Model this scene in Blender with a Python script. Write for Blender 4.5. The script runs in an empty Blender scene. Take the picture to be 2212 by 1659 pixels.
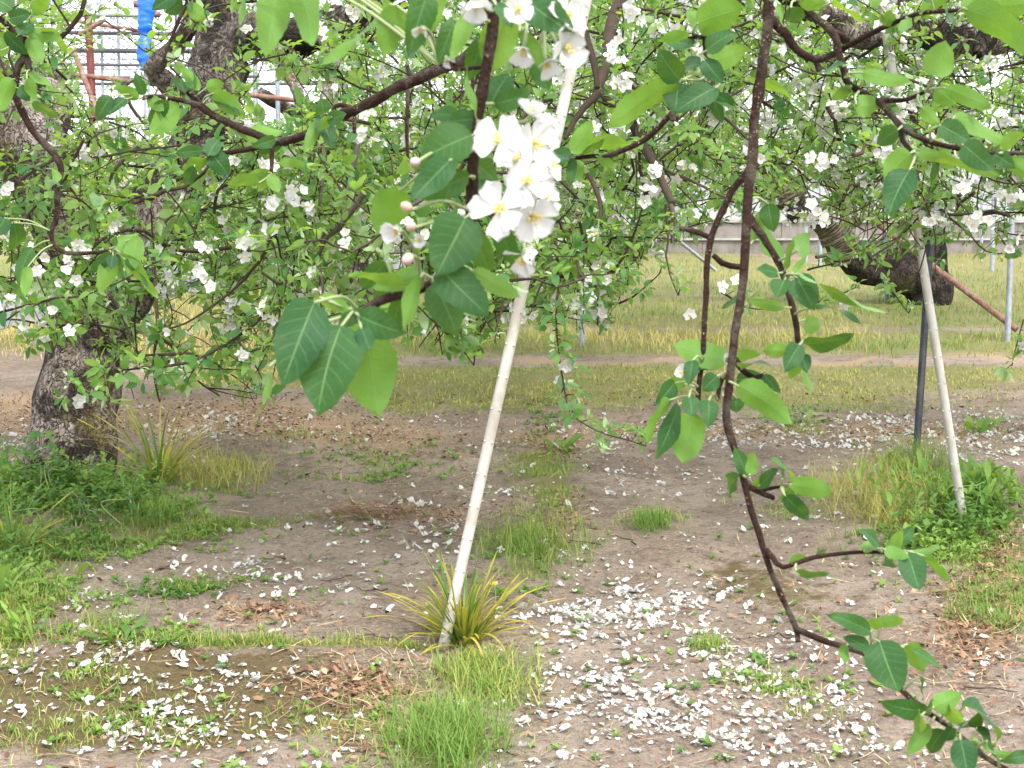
import bpy, math, random
import numpy as np
from math import radians, pi, sin, cos

# ------------------------------------------------------------------ camera, world, sun, exposure
SC = bpy.context.scene
PITCH = math.atan((829.5 - 300.0) / 3428.6)      # horizon 300 px below the top of a 2212 x 1659 view
FPX = 3428.6
CAM = np.array([0.0, 0.0, 1.5])
cd = bpy.data.cameras.new("camera")
cam = bpy.data.objects.new("camera", cd)
SC.collection.objects.link(cam)
cam.location = CAM
cam.rotation_euler = (pi / 2 - PITCH, 0, 0)
cd.sensor_width = 36.0
cd.lens = 36.0 * FPX / 2212.0
cd.clip_start = 0.05
cd.clip_end = 3000
cd.dof.use_dof = True
cd.dof.focus_distance = 5.5
cd.dof.aperture_fstop = 34
SC.camera = cam

SUN_EL, SUN_AZ = radians(58), radians(150)         # light from high, a little behind the camera
W = bpy.data.worlds.new("World")
SC.world = W
W.use_nodes = True
wn = W.node_tree
bg = wn.nodes["Background"]
sky = wn.nodes.new("ShaderNodeTexSky")
sky.sky_type = 'NISHITA'
sky.sun_disc = False
sky.sun_elevation = SUN_EL
sky.sun_rotation = SUN_AZ
sky.air_density = 1.0
sky.dust_density = 6.0
sky.ozone_density = 1.0
# thin bright overcast: the clear sky's colour under a nearly white cloud sheet
hs = wn.nodes.new("ShaderNodeHueSaturation")
hs.inputs['Saturation'].default_value = 0.5
hs.inputs['Value'].default_value = 1.0
wn.links.new(sky.outputs[0], hs.inputs['Color'])
mx = wn.nodes.new("ShaderNodeMixRGB")
mx.inputs[0].default_value = 0.62
mx.inputs[2].default_value = (8.2, 8.5, 9.0, 1)
wn.links.new(hs.outputs[0], mx.inputs[1])
wn.links.new(mx.outputs[0], bg.inputs['Color'])
bg.inputs['Strength'].default_value = 0.15
sl = bpy.data.lights.new("sun", 'SUN')
sl.energy = 1.5
sl.angle = radians(14)
sl.color = (1.0, 0.95, 0.87)
so = bpy.data.objects.new("sun", sl)
SC.collection.objects.link(so)
so.rotation_euler = (pi / 2 - SUN_EL, 0, pi - SUN_AZ)
SC.view_settings.view_transform = 'Standard'
SC.view_settings.look = 'None'
SC.view_settings.exposure = 1.5
SC.view_settings.gamma = 1.0
SC.cycles.max_bounces = 8
SC.cycles.diffuse_bounces = 4
SC.cycles.transmission_bounces = 4
SC.cycles.use_denoising = True

# ------------------------------------------------------------------ helpers
R = np.random.default_rng(7)
AX = np.array([1.0, 0, 0])
AF = np.array([0, cos(PITCH), -sin(PITCH)])
AU = np.array([0, sin(PITCH), cos(PITCH)])


def P(x, y, d):
    """The place seen at (x, y) of the 2212 px wide view at a distance d along the view."""
    x, y, d = np.broadcast_arrays(np.asarray(x, float), np.asarray(y, float), np.asarray(d, float))
    return CAM + d[..., None] * (AF + AX * ((x - 1106) / FPX)[..., None] + AU * ((829.5 - y) / FPX)[..., None])


def G(x, y, z=0.0):
    """The place on the ground seen at (x, y)."""
    x, y = np.broadcast_arrays(np.asarray(x, float), np.asarray(y, float))
    r = AF + AX * ((x - 1106) / FPX)[..., None] + AU * ((829.5 - y) / FPX)[..., None]
    return CAM + r * ((z - CAM[2]) / r[..., 2])[..., None]


def V(p):
    q = np.asarray(p, float) - CAM
    d = q @ AF
    d = np.where(np.abs(d) < 1e-3, 1e-3, d)
    return 1106 + FPX * (q @ AX) / d, 829.5 - FPX * (q @ AU) / d, d


def nrm(v):
    v = np.asarray(v, float)
    return v / np.maximum(np.linalg.norm(v, axis=-1, keepdims=True), 1e-9)


def cross(a, b):
    a, b = np.asarray(a, float), np.asarray(b, float)
    o = np.empty(np.broadcast_shapes(a.shape, b.shape))
    o[..., 0] = a[..., 1] * b[..., 2] - a[..., 2] * b[..., 1]
    o[..., 1] = a[..., 2] * b[..., 0] - a[..., 0] * b[..., 2]
    o[..., 2] = a[..., 0] * b[..., 1] - a[..., 1] * b[..., 0]
    return o


def hash3(i, seed):
    i = i.astype(np.int64)
    h = (i[..., 0] * 374761393 + i[..., 1] * 668265263 + i[..., 2] * 2147483647 + seed * 1274126177) & 0xffffffff
    h = ((h ^ (h >> 13)) * 1274126177) & 0xffffffff
    return ((h ^ (h >> 16)) & 0xffff) / 65535.0


def noise(p, seed=0):
    p = np.asarray(p, float)
    i = np.floor(p)
    f = p - i
    f = f * f * (3 - 2 * f)
    o = 0
    for a in (0, 1):
        for b in (0, 1):
            for c in (0, 1):
                w = (f[..., 0] if a else 1 - f[..., 0]) * (f[..., 1] if b else 1 - f[..., 1]) * (f[..., 2] if c else 1 - f[..., 2])
                o = o + w * hash3(i + np.array([a, b, c]), seed)
    return o


def fbm(p, octv=4, seed=0):
    o, a = 0, 0.5
    for k in range(octv):
        o = o + a * noise(np.asarray(p) * 2 ** k, seed + k)
        a *= 0.5
    return o / (1 - 0.5 ** octv)


class MB:
    """Collects vertices, faces and one vector per vertex (co3) and links them as one mesh object."""

    def __init__(s):
        s.v, s.f, s.n, s.a, s.m, s.k = [], [], [], [], [], 0

    def add(s, v, f, a=None, m=0):
        v = np.asarray(v, float).reshape(-1, 3)
        f = np.asarray(f, np.int64)
        s.v.append(v)
        s.f.append((f + s.k).ravel())
        s.n.append(np.full(len(f), f.shape[1], np.int32))
        s.m.append(np.full(len(f), m, np.int32))
        s.a.append(np.zeros((len(v), 3)) if a is None else np.broadcast_to(np.asarray(a, float).reshape(-1, 3), (len(v), 3)))
        s.k += len(v)

    def mesh(s, name, mats, origin=(0, 0, 0), smooth=True):
        me = bpy.data.meshes.new(name)
        v = np.concatenate(s.v) - np.asarray(origin, float)
        f, n = np.concatenate(s.f), np.concatenate(s.n)
        me.vertices.add(len(v))
        me.vertices.foreach_set('co', v.astype(np.float32).ravel())
        me.loops.add(len(f))
        me.loops.foreach_set('vertex_index', f.astype(np.int32))
        me.polygons.add(len(n))
        me.polygons.foreach_set('loop_start', np.concatenate([[0], np.cumsum(n)[:-1]]).astype(np.int32))
        for m in mats:
            me.materials.append(m)
        me.polygons.foreach_set('material_index', np.concatenate(s.m))
        me.polygons.foreach_set('use_smooth', np.full(len(n), smooth))
        at = me.attributes.new('co3', 'FLOAT_VECTOR', 'POINT')
        at.data.foreach_set('vector', np.concatenate(s.a).astype(np.float32).ravel())
        me.update(calc_edges=True)
        return me

    def build(s, name, mats, parent=None, smooth=True, origin=None):
        if not s.v:
            return None
        if not isinstance(mats, (list, tuple)):
            mats = [mats]
        if origin is None:
            p, origin = parent, np.zeros(3)
            while p is not None:
                origin = origin + np.array(p.location)
                p = p.parent
        o = bpy.data.objects.new(name, s.mesh(name, mats, origin, smooth))
        SC.collection.objects.link(o)
        o.parent = parent
        return o


def tag(o, label, cat, group=None, kind=None):
    if label:
        o['label'] = label
    if cat:
        o['category'] = cat
    if group:
        o['group'] = group
    if kind:
        o['kind'] = kind
    return o


def empty(name, loc, label, cat, group=None):
    o = bpy.data.objects.new(name, None)
    o.empty_display_size = 0.1
    SC.collection.objects.link(o)
    o.location = [float(c) for c in loc]
    return tag(o, label, cat, group)


def smooth_line(p, step):
    """Catmull-Rom through the rows of p (any number of columns)."""
    p = np.asarray(p, float)
    if len(p) < 3:
        k = max(2, int(np.linalg.norm(p[-1, :3] - p[0, :3]) / step) + 1)
        return p[0] + (p[-1] - p[0]) * np.linspace(0, 1, k)[:, None]
    q = np.vstack([2 * p[0] - p[1], p, 2 * p[-1] - p[-2]])
    out = []
    for i in range(1, len(q) - 2):
        k = max(1, int(np.linalg.norm(q[i + 1, :3] - q[i, :3]) / step))
        t = (np.arange(k) / k)[:, None]
        a, b, c, d = q[i - 1], q[i], q[i + 1], q[i + 2]
        out.append(0.5 * (2 * b + (c - a) * t + (2 * a - 5 * b + 4 * c - d) * t * t + (3 * b - a - 3 * c + d) * t ** 3))
    out.append(p[-1:])
    return np.vstack(out)


def frames(p):
    t = nrm(np.gradient(p, axis=0))
    ref = np.array([0.31, 0.9, 0.2]) if abs(t[:, 1]).mean() < 0.7 else np.array([0.9, 0.2, 0.3])
    s = nrm(cross(t, ref))
    return t, s, cross(s, t)


def tube(mb, p, r, sides=6, m=0, rnd=0.0, rough=0.0, freq=20, cap=True, squash=None):
    p = np.asarray(p, float)
    r = np.broadcast_to(np.asarray(r, float), (len(p),))
    t, s, n = frames(p)
    a = np.linspace(0, 2 * pi, sides, endpoint=False)
    d = s[:, None] * np.cos(a)[None, :, None] + n[:, None] * np.sin(a)[None, :, None]
    rr = r[:, None] * np.ones(sides)
    v = p[:, None] + d * rr[..., None]
    if rough:
        f = fbm(v * freq, 3, 5) - 0.5
        v = p[:, None] + d * (rr * (1 + rough * 2 * f))[..., None]
    k, c = len(p), sides
    i = (np.arange(k - 1)[:, None] * c + np.arange(c)[None]).ravel()
    j = (np.arange(k - 1)[:, None] * c + (np.arange(c)[None] + 1) % c).ravel()
    L = np.concatenate([[0], np.cumsum(np.linalg.norm(np.diff(p, axis=0), axis=1))])
    at = np.stack([np.broadcast_to(a / (2 * pi), (k, c)), np.broadcast_to(L[:, None], (k, c)), np.full((k, c), rnd)], -1)
    mb.add(v, np.stack([i, j, j + c, i + c], 1), at.reshape(-1, 3), m)
    if cap:
        for e, q in ((0, p[0] - t[0] * r[0] * 0.3), (k - 1, p[-1] + t[-1] * r[-1] * 0.5)):
            ring = np.arange(c)
            vv = np.vstack([v[e], q])
            ff = np.stack([ring, (ring + 1) % c, np.full(c, c)], 1)
            mb.add(vv, ff if e else ff[:, ::-1], (0, L[e], rnd), m)


def box(mb, lo, hi, m=0, a=(0, 0, 0)):
    lo, hi = np.asarray(lo, float), np.asarray(hi, float)
    v = np.array([[(lo, hi)[i][0], (lo, hi)[j][1], (lo, hi)[k][2]] for i in (0, 1) for j in (0, 1) for k in (0, 1)])
    f = np.array([[0, 1, 3, 2], [4, 6, 7, 5], [0, 4, 5, 1], [2, 3, 7, 6], [0, 2, 6, 4], [1, 5, 7, 3]])
    for q in f:                                   # own corners per face: flat shading and hard edges
        mb.add(v[q], [[0, 1, 2, 3]], a, m)


def grid_faces(nu, nv):
    i = np.arange(nv - 1)[:, None] * nu + np.arange(nu - 1)[None]
    i = i.ravel()
    return np.stack([i, i + 1, i + nu + 1, i + nu], 1)


# ---- leaves: M leaves at once, each a (nu x nv) curved sheet with a folded midrib
def leaves(mb, base, T, N, length, width, nu=3, nv=5, fold=0.25, curl=0.3, wave=0.03, rnd=None, m=0, serr=0.0, bend=0.0, form='apple'):
    base, T, N = np.atleast_2d(base), nrm(np.atleast_2d(T)), np.atleast_2d(N)
    M = len(base)
    S = nrm(cross(T, N))
    N = cross(S, T)
    length = np.broadcast_to(np.asarray(length, float), (M,))
    width = np.broadcast_to(np.asarray(width, float), (M,))
    fold, curl, bend = (np.broadcast_to(np.asarray(q, float), (M,)) for q in (fold, curl, bend))
    rnd = R.random(M) if rnd is None else np.broadcast_to(np.asarray(rnd, float), (M,))
    u = np.linspace(-1, 1, nu)
    v = np.linspace(0, 1, nv)
    if form == 'apple':
        w = np.power(v, 0.5) * np.power(1 - v, 0.8) / 0.44
        w = np.where(v > 0.9, np.minimum(w, (1 - v) * 2.2 + 0.015), w)
        w[0] = 0.05
    elif form == 'strap':
        w = np.minimum(1, 0.55 + 1.6 * v) * np.power(np.clip(1 - v, 0, 1), 0.45)
    else:                                          # spoon: narrow foot, broad rounded end
        w = (0.15 + np.power(v, 1.1)) * np.power(np.clip(1 - v, 0, 1), 0.45) / 0.62
    if nv <= 4 and form == 'apple':
        w = np.array([0.12, 1.0, 0.72, 0.02])[:nv] if nv == 4 else w
    UU, VV = np.meshgrid(u, v)
    WW = np.repeat(w[:, None], nu, 1)
    if serr:
        e = (np.abs(UU) > 0.99) * (np.arange(nv)[:, None] % 2) * serr
        WW = WW * (1 + e)
    ph = R.random(M) * 6.28
    half = width[:, None, None] * 0.5
    s = UU * WW * half
    wv = wave * length[:, None, None] * np.sin(VV * 9 + ph[:, None, None] + np.sign(UU) * 1.3) * np.abs(UU)
    ca = curl[:, None, None] * 1.6
    th = ca * VV
    safe = np.where(np.abs(ca) < 1e-3, 1e-3, ca)
    t = length[:, None, None] * np.sin(th) / safe
    n = -length[:, None, None] * (1 - np.cos(th)) / safe
    up = np.abs(s) * np.tan(fold)[:, None, None] * (1 - 0.25 * np.abs(UU))
    side = bend[:, None, None] * length[:, None, None] * VV ** 2
    s2 = s * np.cos(fold)[:, None, None] + side
    t = t - up * np.sin(th)
    n = n + up * np.cos(th) + wv
    vv = base[:, None, None] + t[..., None] * T[:, None, None] + s2[..., None] * S[:, None, None] + n[..., None] * N[:, None, None]
    f = grid_faces(nu, nv)
    ff = (f[None] + (np.arange(M) * nu * nv)[:, None, None]).reshape(-1, 4)
    at = np.stack([np.broadcast_to(UU, (M, nv, nu)), np.broadcast_to(VV, (M, nv, nu)), np.broadcast_to(rnd[:, None, None], (M, nv, nu))], -1)
    mb.add(vv.reshape(-1, 3), ff, at.reshape(-1, 3), m)


def strips(mb, a, b, w, rnd=0.0, m=0):
    """Thin flat stalks from a to b, two crossed sheets each."""
    a, b = np.atleast_2d(a), np.atleast_2d(b)
    M = len(a)
    t = nrm(b - a)
    for ref in (np.array([0.3, 0.2, 0.9]), np.array([0.9, -0.3, 0.1])):
        s = nrm(cross(t, ref)) * (np.asarray(w) * 0.5)
        v = np.stack([a - s, a + s, b + s * 0.6, b - s * 0.6], 1)
        mb.add(v.reshape(-1, 3), (np.arange(4)[None] + np.arange(M)[:, None] * 4), np.tile([0, 0.5, float(np.mean(rnd))], (M * 4, 1)), m)


# ---- flowers: five petals round a centre; returns nothing, adds to mb (slot 0 petal, 1 centre)
def flower(mb, c, nrml, rad, lo=False, cup=0.35, rng=R, skip=0, m=0, spin=None, jit=0.14):
    c, nrml = np.asarray(c, float), nrm(nrml)
    ref = np.array([0, 0, 1.0]) if abs(nrml[2]) < 0.9 else np.array([1.0, 0, 0])
    ex = nrm(cross(ref, nrml))
    ey = cross(nrml, ex)
    nu, nv = (3, 4) if lo else (9, 10)
    u, v = np.linspace(-1, 1, nu), np.linspace(0, 1, nv)
    UU, VV = np.meshgrid(u, v)
    w = 0.455 * np.power(0.01 + v, 0.85) * np.sqrt(np.clip(1 - np.power(v, 6.0), 0, 1)) * 1.15
    w[0] = 0.05
    if lo:
        w = np.array([0.05, 0.24, 0.40, 0.15])
    WW = np.repeat(w[:, None], nu, 1)
    a0 = rng.random() * 6.28 if spin is None else spin
    for k in range(5 - skip):
        a = a0 + k * 2 * pi / 5 + rng.normal(0, jit)
        L = rad * rng.uniform(0.88, 1.08)
        ce = cup * rng.uniform(0.5, 1.5)
        lift = np.arctan(ce)
        d = (ex * cos(a) + ey * sin(a))
        sd = nrm(cross(nrml, d))
        tw = rng.normal(0, 0.22)
        s = UU * WW * rad * (1 - 0.10 * VV * (np.abs(UU) < 0.2))
        prof = VV * 0.9 + 0.1 * VV * VV
        rr = L * prof * (1 - 0.25 * np.abs(UU) ** 2 * (VV > 0.5) * (VV - 0.5))
        curv = rng.uniform(-0.35, 0.25)
        hz = L * (np.sin(lift) * VV + curv * VV ** 2 * 0.5) + 0.55 * rad * (UU * WW) ** 2 + tw * s * VV
        if not lo:
            hz = hz + rad * 0.035 * np.sin(UU * 4 + k) * VV
        rr = rr * np.cos(lift)
        p = c + d * rr[..., None] + sd * s[..., None] + nrml * hz[..., None]
        at = np.stack([UU, VV, np.full_like(UU, rng.random())], -1)
        mb.add(p.reshape(-1, 3), grid_faces(nu, nv), at.reshape(-1, 3), m)


def stamens(mb, c, nrml, rad, rng=R, n=22, m=0, spread=0.8):
    c, nrml = np.asarray(c, float), nrm(nrml)
    ref = np.array([0, 0, 1.0]) if abs(nrml[2]) < 0.9 else np.array([1.0, 0, 0])
    ex = nrm(cross(ref, nrml))
    ey = cross(nrml, ex)
    for k in range(n):
        a, q = rng.random() * 6.28, rng.uniform(0.1, spread)
        d = nrm(nrml + (ex * cos(a) + ey * sin(a)) * q)
        L = rad * rng.uniform(0.26, 0.42)
        e = c + d * L + nrml * L * 0.15
        tube(mb, [c, c + d * L * 0.55, e], rad * 0.013, 3, m, 0.2, cap=False)
        r = rad * rng.uniform(0.030, 0.046)
        o = np.array([[1, 0, 0], [-1, 0, 0], [0, 1, 0], [0, -1, 0], [0, 0, 1.3], [0, 0, -1.3]]) * r + e
        mb.add(o, [[0, 2, 4], [2, 1, 4], [1, 3, 4], [3, 0, 4], [2, 0, 5], [1, 2, 5], [3, 1, 5], [0, 3, 5]], (0, 1, 0.9), m)
    o = np.array([[1, 0, 0], [-1, 0, 0], [0, 1, 0], [0, -1, 0], [0, 0, 1], [0, 0, -1]]) * rad * 0.06 + c
    mb.add(o, [[0, 2, 4], [2, 1, 4], [1, 3, 4], [3, 0, 4], [2, 0, 5], [1, 2, 5], [3, 1, 5], [0, 3, 5]], (0, 0.1, 0.1), m)


def ball(mb, c, r, ax=(0, 0, 1), stretch=1.0, nu=10, nv=7, rnd=0.5, m=0, bump=0.0):
    c, ax = np.asarray(c, float), nrm(ax)
    ref = np.array([0, 0, 1.0]) if abs(ax[2]) < 0.9 else np.array([1.0, 0, 0])
    ex = nrm(cross(ref, ax))
    ey = cross(ax, ex)
    th = np.linspace(0.001, pi - 0.001, nv)
    ph = np.linspace(0, 2 * pi, nu, endpoint=False)
    rr = r * (1 + bump * np.sin(ph * 5 + 1)[None] * np.sin(th)[:, None])
    p = c + ex * (np.sin(th)[:, None] * np.cos(ph)[None] * rr)[..., None] + ey * (np.sin(th)[:, None] * np.sin(ph)[None] * rr)[..., None] + ax * (-np.cos(th)[:, None] * np.ones(nu) * r * stretch)[..., None]
    i = (np.arange(nv - 1)[:, None] * nu + np.arange(nu)[None]).ravel()
    j = (np.arange(nv - 1)[:, None] * nu + (np.arange(nu)[None] + 1) % nu).ravel()
    at = np.stack([np.zeros((nv, nu)), np.repeat(np.linspace(0, 1, nv)[:, None], nu, 1), np.full((nv, nu), rnd)], -1)
    mb.add(p.reshape(-1, 3), np.stack([i, j, j + nu, i + nu], 1), at.reshape(-1, 3), m)


LOF = []
for kk in range(10):                                # a small stock of simple blossoms for the crowns
    rg = np.random.default_rng(500 + kk)
    t_ = MB()
    flower(t_, (0, 0, 0), (0, 0, 1), 1.0, True, rg.uniform(0.1, 0.9), rg)
    ball(t_, (0, 0, 0.18), 0.17, (0, 0, 1), 0.8, 6, 4, 0.9 if kk % 3 else 0.2, 1)
    LOF.append(t_)


def flower_lo(mb, c, n, r):
    t_ = LOF[R.integers(len(LOF))]
    n = nrm(n)
    ex = nrm(cross(n, R.normal(0, 1, 3)))
    M = np.stack([ex, cross(n, ex), n]) * r
    k0 = 0
    for v, f, nn, a, m in zip(t_.v, t_.f, t_.n, t_.a, t_.m):
        mb.add(v @ M + c, f.reshape(len(nn), -1) - k0, a, int(m[0]))
        k0 += len(v)


# ------------------------------------------------------------------ materials
class NT:
    def __init__(s, name, rough=0.8, spec=0.3):
        s.m = bpy.data.materials.new(name)
        s.m.use_nodes = True
        s.t = s.m.node_tree
        s.b = s.t.nodes["Principled BSDF"]
        s.b.inputs['Roughness'].default_value = rough
        s.b.inputs['Specular IOR Level'].default_value = spec
        s.out = s.t.nodes["Material Output"]

    def n(s, kind, **kw):
        x = s.t.nodes.new('ShaderNode' + kind)
        for k, v in kw.items():
            if hasattr(x, k) and k not in x.inputs:
                setattr(x, k, v)
            else:
                s.put(x.inputs[k], v)
        return x

    def put(s, sock, v):
        if hasattr(v, 'is_output'):
            s.t.links.new(v, sock)
        else:
            sock.default_value = (*v, 1.0) if isinstance(v, tuple) and len(v) == 3 and sock.type == 'RGBA' else v

    def attr(s, name='co3'):
        a = s.n('Attribute', attribute_name=name)
        x = s.n('SeparateXYZ', Vector=a.outputs['Vector'])
        return x.outputs[0], x.outputs[1], x.outputs[2]

    def pos(s):
        return s.n('NewGeometry').outputs['Position']

    def math(s, op, a, b=0.0, c=None, clamp=False):
        x = s.n('Math', operation=op, use_clamp=clamp)
        s.put(x.inputs[0], a)
        s.put(x.inputs[1], b)
        if c is not None:
            s.put(x.inputs[2], c)
        return x.outputs[0]

    def noise(s, vec, scale, detail=4, rough=0.6, dist=0.0):
        return s.n('TexNoise', Vector=vec, Scale=scale, Detail=float(detail), Roughness=rough, Distortion=dist).outputs['Fac']

    def step(s, x, a, b):
        r = s.n('MapRange', interpolation_type='SMOOTHSTEP')
        for k, v in zip((0, 1, 2, 3, 4), (x, a, b, 0.0, 1.0)):
            s.put(r.inputs[k], v)
        return r.outputs[0]

    def mix(s, f, a, b, mode='MIX'):
        x = s.n('MixRGB', blend_type=mode)
        s.put(x.inputs[0], f)
        s.put(x.inputs[1], a)
        s.put(x.inputs[2], b)
        return x.outputs[0]

    def scale(s, vec, xyz):
        x = s.n('VectorMath', operation='MULTIPLY')
        s.put(x.inputs[0], vec)
        x.inputs[1].default_value = xyz
        return x.outputs[0]

    def color(s, c):
        s.put(s.b.inputs['Base Color'], c)

    def bump(s, h, strength=0.5, dist=0.01):
        x = s.n('Bump', Strength=strength, Distance=dist, Height=h)
        s.put(s.b.inputs['Normal'], x.outputs[0])
        return x.outputs[0]

    def translucent(s, c, fac, normal=None):
        t = s.n('BsdfTranslucent', Color=c)
        if normal is not None:
            s.put(t.inputs['Normal'], normal)
        x = s.n('MixShader')
        s.put(x.inputs[0], fac)
        s.t.links.new(s.b.outputs[0], x.inputs[1])
        s.t.links.new(t.outputs[0], x.inputs[2])
        s.t.links.new(x.outputs[0], s.out.inputs['Surface'])


def leaf_material(name, dark, light, young, back, veins=True, trans=0.36):
    k = NT(name, 0.52, 0.18)
    u, v, r = k.attr()
    front = k.mix(k.step(r, 0.15, 0.75), dark, light)
    front = k.mix(k.step(r, 0.80, 0.97), front, young)
    bk = k.mix(r, back, tuple(c * 1.25 for c in back))
    geo = k.n('NewGeometry')
    mott = k.noise(geo.outputs['Position'], 60.0 if veins else 25.0, 3)
    front = k.mix(k.math('MULTIPLY', mott, 0.4), front, tuple(c * 0.6 for c in dark))
    patch = k.noise(geo.outputs['Position'], 2.2, 3)
    front = k.mix(k.step(patch, 0.35, 0.7), k.mix(0.35, front, light), k.mix(0.30, front, dark))
    col = k.mix(geo.outputs['Backfacing'], front, bk)
    if veins:
        au = k.math('ABSOLUTE', u)
        mid = k.math('SUBTRACT', 1.0, k.step(au, 0.015, 0.06))
        f = k.math('FRACT', k.math('SUBTRACT', k.math('MULTIPLY', v, 7.0), k.math('MULTIPLY', au, 1.6)))
        sv = k.math('SUBTRACT', 1.0, k.step(k.math('ABSOLUTE', k.math('SUBTRACT', f, 0.5)), 0.02, 0.10))
        sv = k.math('MULTIPLY', sv, k.math('SUBTRACT', 1.0, k.step(au, 0.6, 1.0)))
        line = k.math('MAXIMUM', mid, k.math('MULTIPLY', sv, 0.34))
        pale = tuple(min(1, c * 1.5 + 0.05) for c in back)
        col = k.mix(k.math('MULTIPLY', line, 0.42), col, pale)
        cell = k.n('TexVoronoi', Vector=geo.outputs['Position'], Scale=420.0).outputs['Distance']
        h = k.math('ADD', k.math('MULTIPLY', line, -0.7), k.math('MULTIPLY', cell, 0.5))
        k.bump(h, 0.35, 0.0012)
    sp = k.n('TexVoronoi', Vector=geo.outputs['Position'], Scale=70.0 if veins else 30.0).outputs['Distance']
    sp = k.math('MULTIPLY', k.math('SUBTRACT', 1.0, k.step(sp, 0.05, 0.16)), k.step(k.noise(geo.outputs['Position'], 9.0, 2), 0.56, 0.66))
    col = k.mix(k.math('MULTIPLY', sp, 0.6), col, (0.12, 0.085, 0.035))
    k.color(col)
    tr = k.mix(r, (0.18, 0.38, 0.02), (0.36, 0.52, 0.035))
    if veins:
        tr = k.mix(k.math('MULTIPLY', line, 0.55), tr, (0.10, 0.19, 0.02))
        tr = k.mix(k.math('MULTIPLY', k.step(mott, 0.40, 0.65), 0.4), tr, (0.10, 0.26, 0.02))
    k.translucent(tr, trans)
    return k.m


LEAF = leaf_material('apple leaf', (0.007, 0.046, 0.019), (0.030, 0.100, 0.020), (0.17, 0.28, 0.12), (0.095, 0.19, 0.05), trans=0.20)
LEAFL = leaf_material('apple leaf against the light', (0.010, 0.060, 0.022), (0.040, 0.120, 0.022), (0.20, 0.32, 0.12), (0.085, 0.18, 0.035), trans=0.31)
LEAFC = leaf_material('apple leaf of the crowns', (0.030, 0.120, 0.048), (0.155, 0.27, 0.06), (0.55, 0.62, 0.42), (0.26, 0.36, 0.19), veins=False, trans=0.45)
WEED = leaf_material('weed leaf', (0.060, 0.15, 0.035), (0.20, 0.32, 0.06), (0.22, 0.32, 0.10), (0.14, 0.24, 0.09), veins=False, trans=0.3)

k = NT('leaf stalk', 0.6, 0.3)
_, _, r = k.attr()
k.color(k.mix(r, (0.17, 0.24, 0.09), (0.30, 0.34, 0.18)))
STALK = k.m

k = NT('petal', 0.55, 0.25)
u, v, r = k.attr()
c = k.mix(k.math('MULTIPLY', k.step(v, 0.35, 0.0), 0.4), (0.56, 0.56, 0.55), (0.42, 0.47, 0.27))
f = k.math('MULTIPLY', k.noise(k.scale(k.n('CombineXYZ', X=u, Y=v, Z=r).outputs[0], (9, 1.2, 5)), 2.0, 3), 0.09)
c = k.mix(f, c, (0.70, 0.68, 0.66))
k.color(c)
k.bump(k.noise(k.scale(k.n('CombineXYZ', X=u, Y=v, Z=r).outputs[0], (7, 1, 5)), 2.5, 2), 0.25, 0.001)
k.translucent((0.60, 0.61, 0.57), 0.30)
PETAL = k.m

k = NT('stamen', 0.6, 0.3)
u, v, r = k.attr()
k.color(k.mix(k.step(r, 0.5, 0.6), (0.62, 0.66, 0.30), (0.80, 0.60, 0.16)))
STAMEN = k.m

k = NT('bud', 0.55, 0.3)
u, v, r = k.attr()
k.color(k.mix(k.step(k.math('ADD', v, k.math('MULTIPLY', k.noise(k.pos(), 300.0, 2), 0.25)), 0.30, 0.62), (0.20, 0.30, 0.10), k.mix(r, (0.46, 0.34, 0.32), (0.42, 0.27, 0.20))))
BUD = k.m

k = NT('young bark', 0.85, 0.14)
p = k.pos()
u, v, r = k.attr()
a = k.noise(p, 90.0, 4)
c = k.mix(a, (0.007, 0.004, 0.003), (0.040, 0.020, 0.013))
c = k.mix(k.math('MULTIPLY', k.step(k.noise(p, 28.0, 5), 0.48, 0.66), 0.7), c, k.mix(a, (0.030, 0.024, 0.019), (0.125, 0.105, 0.085)))
spot = k.n('TexVoronoi', Vector=k.scale(p, (1, 1, 0.8)), Scale=330.0).outputs['Distance']
c = k.mix(k.math('MULTIPLY', k.math('SUBTRACT', 1.0, k.step(spot, 0.14, 0.26)), k.step(k.noise(p, 45.0, 2), 0.5, 0.68)), c, (0.30, 0.22, 0.17))
k.color(c)
k.bump(k.math('ADD', a, k.math('MULTIPLY', spot, -0.6)), 0.7, 0.003)
TWIG = k.m

k = NT('crown twig bark', 0.85, 0.2)
p = k.pos()
u, v, r = k.attr()
a = k.noise(p, 35.0, 4)
c = k.mix(a, (0.016, 0.011, 0.008), (0.070, 0.047, 0.034))
c = k.mix(k.step(r, 0.3, 0.9), c, k.mix(a, (0.06, 0.05, 0.042), (0.22, 0.185, 0.15)))
k.color(c)
k.bump(a, 0.6, 0.006)
CTWIG = k.m


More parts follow.
